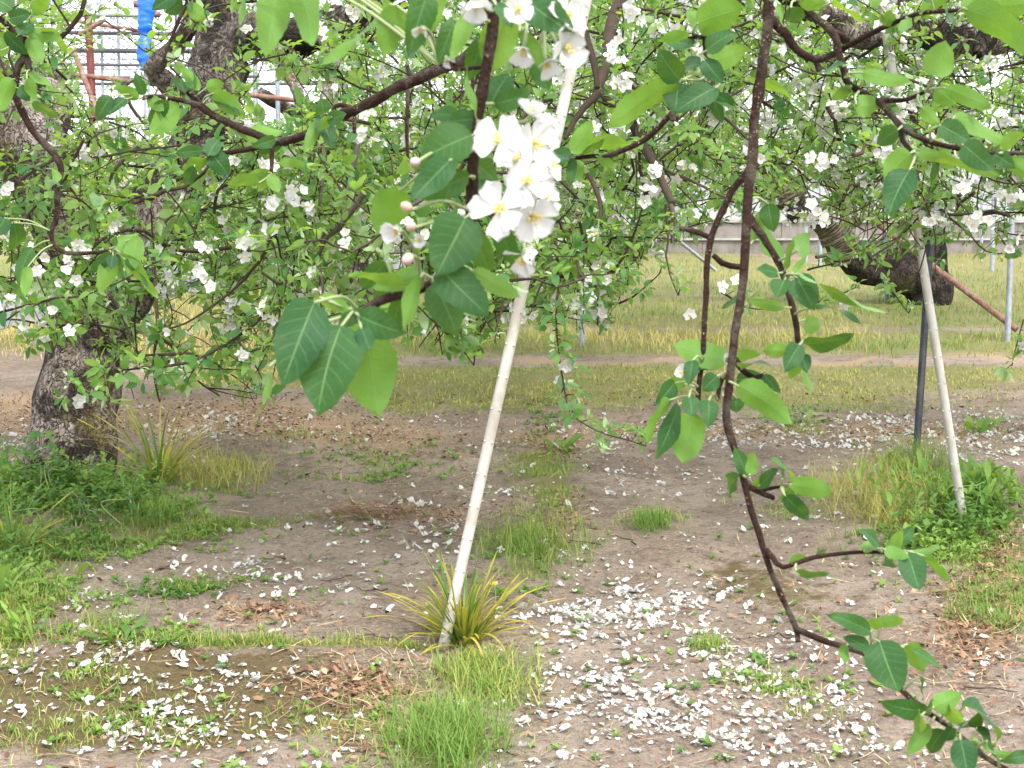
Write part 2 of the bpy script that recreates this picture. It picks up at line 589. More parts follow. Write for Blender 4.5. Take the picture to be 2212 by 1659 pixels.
def bark(name, plates, cracks, moss, pale, scale=9.0, stripe=False, dark=0.35):
    k = NT(name, 0.92, 0.15)
    p = k.pos()
    wob = k.n('VectorMath', operation='ADD')
    k.put(wob.inputs[0], k.scale(p, (1.0, 1.0, 0.55)))
    k.put(wob.inputs[1], k.scale(k.n('TexNoise', Vector=p, Scale=7.0, Detail=4.0).outputs['Color'], (0.30, 0.30, 0.30)))
    vor = k.n('TexVoronoi', Vector=wob.outputs[0], Scale=scale * 4.2, feature='DISTANCE_TO_EDGE').outputs['Distance']
    vor2 = k.n('TexVoronoi', Vector=wob.outputs[0], Scale=scale * 4.2).outputs['Color']
    n1 = k.noise(p, 5.0, 5)
    n2 = k.noise(p, 38.0, 5)
    c = k.mix(k.n('SeparateXYZ', Vector=vor2).outputs[0], plates, pale)
    c = k.mix(k.math('MULTIPLY', n2, 0.8), c, cracks)
    c = k.mix(k.math('MULTIPLY', k.math('SUBTRACT', 1.0, k.step(vor, 0.01, 0.09)), k.step(k.noise(p, 12.0, 3), 0.35, 0.6)), c, cracks)
    c = k.mix(k.math('MULTIPLY', k.step(n1, 0.47, 0.55), dark + 0.5), c, tuple(q * 0.7 for q in cracks))
    c = k.mix(k.math('MULTIPLY', k.step(k.noise(p, 3.1, 4), 0.55, 0.68), 0.75), c, moss)
    h = k.math('ADD', k.step(vor, 0.0, 0.12), k.math('MULTIPLY', n2, 0.7))
    if stripe:
        u, v, r = k.attr()
        st = k.n('TexWave', Vector=k.n('CombineXYZ', X=v, Y=k.math('MULTIPLY', u, 0.12), Z=0.0).outputs[0], Scale=11.0, Distortion=9.0, Detail=4.0, **{'Detail Scale': 2.5}).outputs['Fac']
        c = k.mix(k.math('MULTIPLY', k.step(k.math('MULTIPLY', st, k.math('ADD', n2, 0.5)), 0.35, 0.7), 0.55), c, (0.30, 0.265, 0.18))
        h = st
    k.color(c)
    k.bump(h, 0.9, 0.02)
    return k.m


BARK = bark('old apple bark', (0.25, 0.20, 0.17), (0.035, 0.026, 0.021), (0.17, 0.135, 0.055), (0.44, 0.385, 0.345))
BARKK = bark('dark knotty apple bark', (0.13, 0.105, 0.09), (0.022, 0.017, 0.014), (0.13, 0.11, 0.05), (0.27, 0.235, 0.205), 9.0)
BARKD = bark('dark cherry bark', (0.060, 0.048, 0.042), (0.016, 0.013, 0.012), (0.10, 0.095, 0.04), (0.11, 0.09, 0.075), 6.0)
BARKS = bark('ringed cherry bark', (0.12, 0.10, 0.07), (0.028, 0.023, 0.018), (0.14, 0.13, 0.05), (0.24, 0.21, 0.15), 9.0, stripe=True, dark=0.1)


def paint(name, col, rough=0.5, spec=0.4, dirt=(0.2, 0.17, 0.13), amount=0.3, scale=14.0, metal=0.0, bumpy=0.15):
    k = NT(name, rough, spec)
    p = k.pos()
    a = k.noise(p, scale, 6, 0.65)
    b = k.noise(k.scale(p, (1, 1, 0.25)), scale * 3, 4)
    c = k.mix(k.math('MULTIPLY', k.step(k.math('MULTIPLY', a, k.math('ADD', b, 0.5)), 0.36, 0.72), amount), col, dirt)
    k.color(c)
    k.b.inputs['Metallic'].default_value = metal
    k.put(k.b.inputs['Roughness'], k.math('ADD', k.math('MULTIPLY', a, 0.35), rough - 0.15))
    k.bump(b, bumpy, 0.002)
    return k.m


WHITEP = paint('white coated pipe', (0.42, 0.41, 0.375), 0.5, 0.3, (0.25, 0.21, 0.15), 0.65, 9.0)
DARKP = paint('dark blue coated pipe', (0.012, 0.016, 0.028), 0.4, 0.5, (0.10, 0.10, 0.10), 0.5)
GALV = paint('galvanised pipe', (0.30, 0.34, 0.38), 0.5, 0.5, (0.16, 0.16, 0.16), 0.6, 12.0, 0.35)
RUST = paint('rusty pipe', (0.17, 0.075, 0.05), 0.75, 0.3, (0.30, 0.22, 0.20), 0.75, 16.0, 0.1, 0.4)
REDP = paint('red primed post', (0.15, 0.035, 0.027), 0.7, 0.3, (0.08, 0.03, 0.03), 0.8, 11.0, 0.0, 0.3)
GREENP = paint('green pipe', (0.075, 0.12, 0.12), 0.5, 0.4)
BLUE = paint('blue sheet', (0.004, 0.11, 0.56), 0.4, 0.5, (0.02, 0.16, 0.6), 0.4, 9.0)
WIRE = paint('dark wire', (0.10, 0.10, 0.12), 0.6, 0.4)
PANEL = paint('grey fence sheet', (0.42, 0.43, 0.46), 0.6, 0.3, (0.33, 0.33, 0.35), 0.35, 2.0)
CONC = paint('weathered concrete', (0.24, 0.22, 0.20), 0.9, 0.2, (0.10, 0.085, 0.07), 0.75, 3.0, 0.0, 0.6)
CONCL = paint('pale concrete ledge', (0.38, 0.37, 0.35), 0.9, 0.2, (0.2, 0.18, 0.15), 0.5, 4.0, 0.0, 0.5)
ASPH = paint('asphalt', (0.15, 0.145, 0.15), 0.9, 0.2, (0.23, 0.22, 0.21), 0.6, 3.0, 0.0, 0.5)

# blades: u unused, v along the blade, r dryness, also raised to brighten the crown-shaded lawn strip
k = NT('grass blade', 0.55, 0.25)
u, v, r = k.attr()
g = k.mix(k.noise(k.pos(), 3.0, 2), (0.070, 0.165, 0.024), (0.18, 0.29, 0.055))
c = k.mix(k.step(r, 0.25, 0.6), g, (0.42, 0.40, 0.10))
c = k.mix(k.step(r, 0.6, 1.0), c, (0.55, 0.44, 0.20))
c = k.mix(k.math('MULTIPLY', k.step(v, 0.6, 1.0), 0.3), c, (0.50, 0.42, 0.15))
k.color(c)
k.translucent(k.mix(r, (0.16, 0.30, 0.04), (0.48, 0.40, 0.12)), 0.3)
GRASS = k.m

k = NT('strap leaf', 0.5, 0.3)
u, v, r = k.attr()
c = k.mix(k.step(k.math('ADD', r, k.math('MULTIPLY', v, 0.45)), 0.40, 0.80), (0.055, 0.15, 0.03), (0.42, 0.36, 0.04))
c = k.mix(k.step(k.math('ADD', r, k.math('MULTIPLY', v, 0.3)), 0.85, 1.2), c, (0.60, 0.38, 0.11))
c = k.mix(k.math('MULTIPLY', k.noise(k.n('CombineXYZ', X=k.math('MULTIPLY', u, 6.0), Y=v, Z=k.math('MULTIPLY', r, 40.0)).outputs[0], 2.0, 2), 0.4), c, (0.09, 0.17, 0.03))
k.color(c)
k.translucent(k.mix(r, (0.2, 0.35, 0.04), (0.55, 0.42, 0.05)), 0.3)
STRAP = k.m

k = NT('dead leaf and straw', 0.85, 0.2)
u, v, r = k.attr()
c = k.mix(k.step(r, 0.0, 0.45), (0.10, 0.055, 0.036), (0.22, 0.125, 0.075))
c = k.mix(k.step(r, 0.45, 1.0), c, (0.50, 0.37, 0.22))
k.color(c)
LITTER = k.m

k = NT('dandelion yellow', 0.6, 0.2)
k.color((0.85, 0.60, 0.02))
YELLOW = k.m

# ground: soil, with grass / straw / moss / litter amounts carried by the mesh (co3), broken up by noise
k = NT('orchard soil', 0.95, 0.12)
p = k.pos()
g, s, ms = k.attr()
n1, n2, n3, n4 = k.noise(p, 1.7, 5), k.noise(p, 11.0, 5, 0.7), k.noise(p, 70.0, 4, 0.7), k.noise(p, 260.0, 3, 0.7)
c = k.mix(k.step(n1, 0.35, 0.65), (0.235, 0.182, 0.142), (0.340, 0.275, 0.222))
c = k.mix(k.math('MULTIPLY', k.step(n2, 0.45, 0.70), 0.75), c, (0.135, 0.098, 0.076))
c = k.mix(k.math('MULTIPLY', k.step(n3, 0.52, 0.68), 0.6), c, (0.45, 0.37, 0.295))
c = k.mix(k.math('MULTIPLY', k.step(n3, 0.46, 0.32), 0.6), c, (0.105, 0.075, 0.055))
c = k.mix(k.math('MULTIPLY', k.step(n4, 0.30, 0.12), 0.7), c, (0.09, 0.06, 0.045))
brk = k.math('ADD', k.math('MULTIPLY', n2, 0.5), k.math('MULTIPLY', n3, 0.5))
mo = k.step(k.math('ADD', ms, k.math('SUBTRACT', k.math('MULTIPLY', n2, 1.2), 0.6)), 0.35, 0.65)
c = k.mix(k.math('MULTIPLY', mo, 0.85), c, k.mix(n3, (0.060, 0.042, 0.016), (0.185, 0.140, 0.055)))
st = k.step(k.math('ADD', s, k.math('SUBTRACT', brk, 0.5)), 0.35, 0.65)
c = k.mix(k.math('MULTIPLY', st, 0.85), c, k.mix(n3, (0.25, 0.155, 0.095), (0.52, 0.39, 0.25)))
gr = k.step(k.math('ADD', g, k.math('SUBTRACT', brk, 0.5)), 0.3, 0.6)
c = k.mix(k.math('MULTIPLY', gr, 0.8), c, k.mix(n3, (0.11, 0.13, 0.035), (0.34, 0.31, 0.12)))
k.color(c)
k.bump(k.math('ADD', k.math('MULTIPLY', n2, 0.6), k.math('ADD', k.math('MULTIPLY', n3, 0.35), k.math('MULTIPLY', n4, 0.25))), 1.0, 0.045)
SOIL = k.m

# ------------------------------------------------------------------ ground, road, wall
def blobs(x, y, L):
    o = np.zeros(np.shape(x))
    for cx, cy, sx, sy, a in L:
        o = o + a * np.exp(-((x - cx) / sx) ** 2 - ((y - cy) / sy) ** 2)
    return o


def sstep(x, a, b):
    t = np.clip((x - a) / (b - a), 0, 1)
    return t * t * (3 - 2 * t)


GR = [(180, 1070, 250, 80, .4), (90, 1250, 120, 90, .4), (20, 1350, 60, 90, .7), (1150, 1180, 75, 40, .9), (1190, 1060, 60, 70, .55), (1130, 1245, 60, 30, .6),
      (1040, 1470, 75, 40, .9), (965, 1610, 65, 60, 1), (560, 1402, 260, 11, 1), (850, 1408, 110, 10, .9), (1960, 1090, 130, 90, .9), (2130, 1330, 70, 60, .5),
      (2190, 1260, 60, 120, .5), (2100, 1210, 60, 60, .5), (460, 1010, 90, 50, .7), (800, 1000, 140, 50, .3), (690, 1120, 160, 14, .2), (1150, 1000, 60, 40, .4), (1410, 1140, 55, 10, .9),
      (820, 1560, 130, 60, .42), (150, 1580, 300, 70, .22), (700, 1600, 160, 40, .25), (560, 1130, 50, 10, .6), (470, 1130, 60, 10, .5), (420, 1270, 90, 18, .45), (1270, 1190, 60, 10, .4),
      (1530, 1420, 30, 15, .6), (1650, 1500, 90, 30, .3), (1550, 1080, 60, 12, .35), (1720, 1100, 70, 20, .5), (330, 1150, 140, 40, .5), (650, 940, 70, 12, .4), (1740, 930, 60, 14, .5), (2140, 930, 40, 30, .5),
      (950, 760, 110, 14, .5), (1700, 1560, 120, 25, .18), (250, 1470, 120, 30, .2)]
ST = [(500, 905, 300, 45, .9), (1500, 930, 260, 26, .7), (2000, 935, 260, 32, .8), (850, 950, 220, 50, .55), (930, 1120, 190, 45, .5), (560, 1335, 110, 22, .8),
      (2110, 1360, 110, 110, .75), (2160, 1180, 70, 90, .7), (780, 1490, 140, 50, .6), (60, 900, 160, 60, .7), (1200, 960, 120, 40, .6), (1220, 1130, 60, 60, .5), (900, 1600, 160, 60, .3), (250, 1390, 200, 30, .3)]
MO = [(200, 1530, 420, 130, 1.0), (1640, 1270, 170, 45, .55), (1780, 1310, 200, 40, .35), (560, 1510, 320, 90, .7), (1560, 1230, 120, 25, .35), (1000, 1540, 200, 70, .3), (780, 1060, 150, 40, .3)]


def grass_amount(x, y):
    right = sstep(x, 640, 900)
    far = 0.85 * (1 - sstep(y, 690, 720))
    fringe = np.exp(-((y - 740) / 22) ** 2)
    lawn = 0.62 * sstep(y, 782, 800) * (1 - sstep(y, 850, 905))
    gr = np.maximum(np.maximum(far, fringe), lawn)
    leftg = np.maximum(0.95 * (1 - sstep(y, 745, 800)), 0.95 * (1 - sstep(y, 800, 860)) * sstep(x, 300, 420))
    pch = 0.45 + 1.1 * sstep(fbm(G(np.clip(x, -4000, 6000), np.maximum(y, 520)) * [0.55, 0.55, 1], 4, 61), 0.3, 0.62)
    return np.clip(np.where(y < 930, (gr * right + leftg * (1 - right)) * pch, 0) + blobs(x, y, GR) * np.where(y > 880, 1, 0.6), 0, 1.2)


def straw_amount(x, y):
    edge = np.exp(-((y - 776 - 4 * np.sin(x / 90) - 26 * (fbm(np.stack([x / 70, y * 0, y * 0], -1), 3, 8) - 0.5)) / 10) ** 2) * sstep(x, 900, 1150) * (0.35 + 0.9 * fbm(np.stack([x / 60, y / 9, y * 0], -1), 3, 18))
    lawn = (0.15 + 0.25 * sstep(x, 700, 1000)) * sstep(y, 782, 800) * (1 - sstep(y, 850, 905))
    return np.clip(0.75 * edge + lawn + blobs(x, y, ST), 0, 1.2)


ys = np.concatenate([np.linspace(-80, 1.2, 14), np.geomspace(1.5, 45, 330), np.geomspace(48, 1500, 26)])
ts = np.concatenate([-np.geomspace(9, 0.6, 14), np.linspace(-0.52, 0.52, 400), np.geomspace(0.6, 9, 14)])
YY, TT = np.meshgrid(ys, ts, indexing='ij')
XX = TT * np.maximum(np.abs(YY), 4)
pts = np.stack([XX, YY, np.zeros_like(XX)], -1).reshape(-1, 3)


def ground_z(p):
    """Gentle unevenness of the soil near the camera, dying out before the road."""
    x, y, d = V(p)
    near = 1 - sstep(p[..., 1], 9.0, 12.0)
    z = (fbm(p * [0.9, 0.9, 1], 3, 3) - 0.5) * 0.07 + (fbm(p * [7, 7, 1], 3, 11) - 0.5) * 0.045
    return z * near


px, py, pd = V(pts)
ok = pts[:, 1] > 2.0
px, py = np.where(ok, px, -9e3), np.where(ok, py, 9e3)
pts[:, 2] = ground_z(pts)
mb = MB()
at = np.stack([grass_amount(px, py), straw_amount(px, py), blobs(px, py, MO)], -1)
mb.add(pts, grid_faces(len(ts), len(ys)), at)
ground = tag(mb.build('ground', SOIL), None, None, kind='structure')


def GZ(x, y):
    p = G(x, y)
    p[..., 2] = ground_z(p)
    return p


near_edge = np.array([(-500, 800), (-200, 750), (0, 712), (110, 690), (330, 650), (470, 625), (640, 604), (760, 592), (900, 578), (1200, 556)], float)
far_edge = np.array([(-500, 675), (-200, 655), (0, 638), (150, 618), (330, 592), (450, 576), (600, 566), (740, 560), (900, 552), (1200, 540)], float)
a, b = smooth_line(G(near_edge[:, 0], near_edge[:, 1]), 0.3), smooth_line(G(far_edge[:, 0], far_edge[:, 1]), 0.3)
q = np.linspace(0, 1, 120)
a, b = (np.stack([np.interp(q, np.linspace(0, 1, len(e)), e[:, i]) for i in range(3)], 1) for e in (a, b))
mb = MB()
rows = a[:, None] + (b - a)[:, None] * np.linspace(0, 1, 6)[None, :, None]
rows[..., 2] = 0.004
mb.add(rows.reshape(-1, 3), grid_faces(6, 120)[:, ::-1])
tag(mb.build('road', ASPH), None, None, kind='structure')

# block wall with a pale ledge and grey sheets above it, far side of the grass
WB = G(1800, 634 * 1659 / 1920)[1] + 0.0
mb = MB()
x0, x1 = -0.6, 15.0
for c in range(2):
    for i in range(30):
        xa = x0 + i * 0.52 + (0.26 if c else 0) * 0
        box(mb, (xa, WB, -0.05 + c * 0.235), (xa + 0.512, WB + 0.12, 0.175 + c * 0.235))
box(mb, (x0, WB + 0.012, -0.05), (x1, WB + 0.108, 0.40))
wall = tag(mb.build('block_wall', CONC, smooth=False), 'low grey block wall with pale ledges at the far side of the grass', 'wall')
mb = MB()
box(mb, (x0, WB - 0.03, 0.178), (x1, WB + 0.006, 0.203))
box(mb, (x0, WB - 0.03, 0.412), (x1, WB + 0.13, 0.452))
mb.build('ledge', CONCL, wall, smooth=False)
fence = empty('sheet_fence', (x0, WB + 0.06, 0.455), 'grey sheet fence standing on the block wall', 'fence')
mb = MB()
for i in range(9):
    xa = x0 + i * 1.75
    q = np.linspace(0, 1.74, 60)
    yy = WB + 0.05 + 0.012 * np.sin(q * 2 * pi / 0.12)
    v = np.stack([np.stack([xa + q, yy, np.full(60, z)], 1) for z in (0.457, 1.25)])
    mb.add(v.reshape(-1, 3), grid_faces(60, 2))
mb.build('sheet', PANEL, fence)
for i in range(9):
    mb = MB()
    box(mb, (x0 + i * 1.75 - 0.02, WB + 0.075, 0.456), (x0 + i * 1.75 + 0.02, WB + 0.115, 1.30))
    mb.build('fence_post', GALV, fence, smooth=False)
mb = MB()
box(mb, (x0 - 0.02, WB + 0.03, 1.252), (x1, WB + 0.07, 1.29))
mb.build('rail', GALV, fence, smooth=False)


# ------------------------------------------------------------------ pipes, posts, net frame
def pipe(name, label, cat, pts3, r, mat, group=None, bumps=0, cap=True, parent=None, sides=14):
    p = np.asarray(pts3, float)
    p = p[0] + (p[-1] - p[0]) * np.linspace(0, 1, 24)[:, None] if len(p) == 2 else smooth_line(p, 0.1)
    mb = MB()
    tube(mb, p, r, sides, 0)
    if bumps:
        t, s, n = frames(p)
        L = np.linalg.norm(p[-1] - p[0])
        k = int(L / bumps)
        for i in range(1, k):
            c = p[0] + (p[-1] - p[0]) * (i * bumps / L)
            for a in np.arange(4) * pi / 2 + (i % 2) * 0.0 + 2.2:
                d = s[0] * cos(a) + n[0] * sin(a)
                ball(mb, c + d * r * 0.98, r * 0.25, d, 0.9, 8, 5)
    o = mb.build(name, mat, parent)
    return tag(o, label, cat, group) if label else o


def line_px(x0_, y0_, x1_, y1_, d0=None, d1=None, sink=0.15):
    """From the ground place seen at (x0, y0) up to (x1, y1) at depth d1."""
    a = G(x0_, y0_)
    d = V(a)[2] if d0 is None else d0
    b = P(x1_, y1_, d if d1 is None else d1)
    a = a + nrm(a - b) * sink
    return [a, b]


p1 = line_px(957, 1402, 1276, -40, None, 4.62)
pole = pipe('support_pole', 'white bumpy support pole leaning out of the yellowing strap leaves', 'pole', p1, 0.0168, WHITEP, 'white coated tree props', 0.098)
p2 = line_px(2085, 1146, 1898, -30, None, 5.9)
pipe('support_pole', 'white bumpy support pole leaning out of the lush weed clump', 'pole', p2, 0.0168, WHITEP, 'white coated tree props', 0.105)
pipe('support_post', 'dark blue coated post beside the white pole in the weeds', 'post', line_px(1979, 985, 2010, 520), 0.0178, DARKP, None, 0.06)
GP = 'grey pipe posts of the orchard frame'
pipe('pipe_post', 'tall grey pipe post where the rusty brace ends', 'post', line_px(2176, 738, 2196, 200), 0.022, GALV, GP)
pipe('pipe_post', 'dark grey pipe post in front of the dark cherry trunk', 'post', line_px(1916, 648, 1908, 380), 0.024, GALV, GP)
pipe('pipe_post', 'grey pipe post standing before the block wall under hanging blossom', 'post', line_px(2143, 585, 2149, 330), 0.026, GALV, GP)
pipe('pipe_post', 'thin grey pipe post before the wall behind the striped limb', 'post', line_px(1741, 566, 1740, 300), 0.026, GALV, GP)
pipe('pipe_post', 'thin grey pipe post between the striped limb and the dark trunk', 'post', line_px(1772, 574, 1774, 300), 0.024, GALV, GP)
pipe('pipe_post', 'stout pale pipe stub by the wall beside a slanting pipe', 'post', line_px(1457, 538, 1450, 330), 0.055, GALV, GP)
pipe('pipe_post', 'short grey pipe post in the straw coloured grass under the blossoms', 'post', line_px(1257, 748, 1259, 560), 0.021, GALV, GP)
pipe('pipe_post', 'slim grey pipe post at the wall near the dark trunk', 'post', line_px(2120, 566, 2122, 330), 0.018, GALV, GP)
pipe('brace_pipe', 'green pipe leaning against the dark cherry trunk', 'pipe', line_px(1926, 650, 1958, 480), 0.028, GREENP)
dA = V(G(2176, 738))[2]
pipe('brace_pipe', 'long rusty brown pipe slanting down to the tall grey post', 'pipe', [P(2196, 712, dA + .1), P(1700, 335, dA + 1.6)], 0.024, RUST)
dB = 14.0
pipe('brace_pipe', 'thin grey pipe slanting down across the wall into the grass', 'pipe', [P(1385, 455, 17.5), G(1548, 586)], 0.02, GALV, 'thin slanting grey pipes')
pipe('brace_pipe', 'thin grey pipe slanting lower beside the pale stub', 'pipe', [P(1330, 440, 17.0), G(1440, 545)], 0.02, GALV, 'thin slanting grey pipes')

# net frame over the road, upper corner
DN = 12.5
frame = empty('net_frame', G(200, 728), 'pipe and wire net frame with a rusty red post against the pale sky', 'frame')


def fp(name, x0_, y0_, x1_, y1_, d0, d1, r, mat, n=2):
    mb = MB()
    q = np.linspace(0, 1, 20)[:, None]
    tube(mb, P(x0_, y0_, d0) * (1 - q) + P(x1_, y1_, d1) * q, r, 8)
    return mb.build(name, mat, frame)


fp('post', 190, 30, 226, 735, DN, 12.2, 0.030, REDP)
fp('rail', 60, 150, 660, 219, DN - .1, DN, 0.021, RUST)
fp('rail', 20, 31, 320, 33, DN + .5, DN + .5, 0.02, GALV)
fp('rail', 140, 42, 300, 66, DN + .4, DN + .6, 0.015, RUST)
fp('rail', 290, 8, 345, 14, DN, DN, 0.03, RUST)
fp('rail', 300, 31, 345, 31, DN, DN, 0.025, RUST)
fp('rail', 100, 70, 420, 74, DN + .6, DN + .6, 0.016, WIRE)
fp('rail', 160, 109, 560, 112, DN + .7, DN + .7, 0.02, WIRE)
fp('rail', 130, 139, 520, 142, DN + .7, DN + .7, 0.013, WIRE)
fp('rail', 150, 168, 560, 165, DN + .7, DN + .7, 0.013, WIRE)
fp('rail', 150, 181, 700, 181, DN + .8, DN + .8, 0.013, WIRE)
fp('brace', 119, -10, 148, 66, DN - .5, DN - .5, 0.022, WIRE)
fp('brace', 158, 108, 242, 322, DN - .6, DN - .9, 0.02, RUST)
fp('brace', 171, 76, 226, 42, DN - .2, DN - .2, 0.018, RUST)
fp('brace', 82, 72, 104, -8, DN + .3, DN + .3, 0.03, GALV)
for x_ in (111, 218, 254, 310, 382, 470, 548, 596, 706, 770):
    fp('upright', x_, -25, x_ + 6, 330, DN + .75, DN + .75, 0.012 if x_ % 4 else 0.02, GALV)
mb = MB()
for i in range(-14, 44):
    for s_, e_ in (((i * 24, -60), (i * 24 + 330, -60 + 210)), ((i * 24 + 300, -60), (i * 24 + 90, 190))):
        a, b = P(*s_, DN + 2.0), P(*e_, DN + 2.0)
        q = np.linspace(0, 1, 6)[:, None]
        c = a * (1 - q) + b * q
        c[:, 2] -= 0.03 * np.sin(q[:, 0] * pi)
        tube(mb, c, 0.0046 if s_[0] < e_[0] else 0.003, 4, cap=False)
for y_ in range(-50, 200, 22):
    a, b = P(-60, y_, DN + 1.95), P(800, y_ + 6, DN + 1.95)
    tube(mb, a + (b - a) * np.linspace(0, 1, 8)[:, None], 0.0042, 4, cap=False)
mb.build('net', WIRE, frame)

# post wrapped in blue sheet
bp = empty('wrapped_post', G(318, 735), 'post wrapped in bright blue sheet beside the net frame', 'post')
mb = MB()
tube(mb, P(317, 138, 12.02) * (1 - np.linspace(0, 1, 20)[:, None]) + G(322, 745) * np.linspace(0, 1, 20)[:, None], 0.022, 8)
mb.build('post', GALV, bp)
mb = MB()
zz = np.linspace(0, 1, 60)
ln = P(311, -45, 12.0) + (P(318, 150, 12.0) - P(311, -45, 12.0)) * zz[:, None]
rr = 0.062 - 0.022 * np.exp(-((zz - 0.62) / 0.05) ** 2) + 0.03 * (fbm(np.stack([zz * 9, zz * 0, zz * 0], 1), 3, 2) - 0.5)
tube(mb, ln + np.stack([0.012 * np.sin(zz * 7), 0 * zz, 0 * zz], 1), rr, 24, rough=0.22, freq=40)
mb.build('sheet', BLUE, bp)
for lab, cx, cy, w_, h_ in (('crumpled blue sheet hung in the branches of the old tree', 540, 342, 26, 24), ('small torn blue sheet caught lower among the leaves', 474, 378, 26, 16)):
    n_ = 14
    uu, vv = np.meshgrid(np.linspace(-1, 1, n_), np.linspace(-1, 1, n_))
    q = P(cx + uu * w_ + 6 * vv, cy + vv * h_, 9.2 + 0.14 * fbm(np.stack([uu * 1.6, vv * 1.6, uu * 0], -1), 3, cx) + 0.07 * np.sin(uu * 5 + vv))
    q2 = q + AF * 0.004
    mb = MB()
    mb.add(q.reshape(-1, 3), grid_faces(n_, n_))
    mb.add(q2.reshape(-1, 3), grid_faces(n_, n_)[:, ::-1])
    tag(mb.build('blue_sheet', BLUE), lab, 'sheet')


# ------------------------------------------------------------------ grass, litter, weeds
def sample(n, fn, box_=(-350, 2560, 560, 1760)):
    out = []
    while sum(len(o) for o in out) < n:
        x = R.uniform(box_[0], box_[1], n * 3)
        y = R.uniform(box_[2], box_[3], n * 3)
        keep = R.random(n * 3) < fn(x, y)
        out.append(np.stack([x[keep], y[keep]], 1))
        if not keep.any():
            break
    return np.concatenate(out)[:n]


def blades(mb, base, h, w, dry, lean=0.45, m=0):
    M = len(base)
    az = R.random(M) * 6.28
    le = np.abs(R.normal(0, lean, M))
    T = np.stack([np.cos(az) * np.sin(le), np.sin(az) * np.sin(le), np.cos(le)], 1)
    N = np.stack([-np.cos(az) * np.cos(le), -np.sin(az) * np.cos(le), np.sin(le)], 1)
    leaves(mb, base, T, N, h, w, 2, 4, fold=0.0, curl=R.uniform(0.1, 0.9, M), wave=0, rnd=np.clip(dry, 0, 1), m=m, form='strap')


def on_road(x, y):
    return (y < np.interp(x, near_edge[:, 0], near_edge[:, 1]) + 1) & (y > np.interp(x, far_edge[:, 0], far_edge[:, 1]) - 1) & (x < 1200)


clump = lambda x, y: sstep(fbm(G(x, y) * [5, 5, 1], 3, 21), 0.36, 0.62)
mb = MB()
# far and middle lawn
xy = sample(52000, lambda x, y: grass_amount(x, y) * (0.25 + 0.75 * clump(x, y)) * (y < 935) * ~on_road(x, y), (-350, 2560, 510, 935))
b = GZ(xy[:, 0], xy[:, 1])
fr = np.exp(-((xy[:, 1] - 740) / 22) ** 2) * (0.25 + 0.75 * sstep(fbm(b * [0.6, 0.6, 1], 3, 35), 0.4, 0.6))
yl = sstep(xy[:, 0], 640, 540) if False else 1 - sstep(xy[:, 0], 520, 660)
lft = yl * sstep(xy[:, 1], 600, 650) * (1 - sstep(xy[:, 1], 790, 850))
dry = 0.24 + 0.36 * fr + 0.55 * lft + 0.5 * (fbm(b * [0.8, 0.8, 1], 3, 31) - 0.5) * 2 + R.normal(0, 0.16, len(b)) + 0.30 * sstep(xy[:, 1], 785, 820)  # last term pales the blades to brighten the lawn strip under crown shade
h = R.uniform(0.025, 0.06, len(b)) + 0.12 * fr * R.random(len(b)) + 0.05 * lft * R.random(len(b)) + 0.035 * (xy[:, 1] < 690) * R.random(len(b))
h = h * np.where(xy[:, 1] > 780, 0.62, 1)
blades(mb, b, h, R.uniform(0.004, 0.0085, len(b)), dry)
# near patches and strips
xy = sample(34000, lambda x, y: np.clip(grass_amount(x, y), 0, 1) ** 1.3 * (0.15 + 0.85 * clump(x, y)) * (y > 880) * np.clip((1300 / (y - 200)) ** 1.2, 0.5, 2.5) * 0.5, (-350, 2560, 880, 1760))
b = GZ(xy[:, 0], xy[:, 1])
tall = blobs(xy[:, 0], xy[:, 1], [(1040, 1470, 75, 40, .9), (965, 1610, 65, 60, 1.0), (1150, 1180, 75, 40, .6), (1960, 1090, 130, 90, .9), (180, 1070, 250, 80, .5), (60, 1250, 120, 90, .8), (1410, 1140, 55, 10, .5)])
green = blobs(xy[:, 0], xy[:, 1], [(965, 1610, 65, 60, .35), (180, 1070, 250, 80, .3), (1410, 1140, 55, 10, .25), (2190, 1260, 60, 120, .2), (2100, 1330, 70, 50, .2)])
yell = blobs(xy[:, 0], xy[:, 1], [(1900, 1060, 90, 60, .4), (460, 1010, 90, 50, .35), (1920, 1110, 50, 30, .3)])
dry = 0.30 - green + yell + R.normal(0, 0.15, len(b)) + 0.25 * (fbm(b * [2, 2, 1], 3, 33) - 0.5)
h = R.uniform(0.018, 0.045, len(b)) + 0.075 * tall * R.uniform(0.3, 1, len(b))
blades(mb, b, h, R.uniform(0.0022, 0.0042, len(b)), dry, 0.6)
# sparse short blades all over the bare soil
xy = sample(5500, lambda x, y: 0.02 + 0.4 * sstep(fbm(G(x, y) * [2.2, 2.2, 1], 3, 41), 0.52, 0.68), (-350, 2560, 930, 1760))
b = GZ(xy[:, 0], xy[:, 1])
blades(mb, b, R.uniform(0.01, 0.028, len(b)), R.uniform(0.002, 0.0035, len(b)), 0.25 + R.normal(0, 0.2, len(b)), 0.8)
tag(mb.build('grass', GRASS), None, None, kind='stuff')

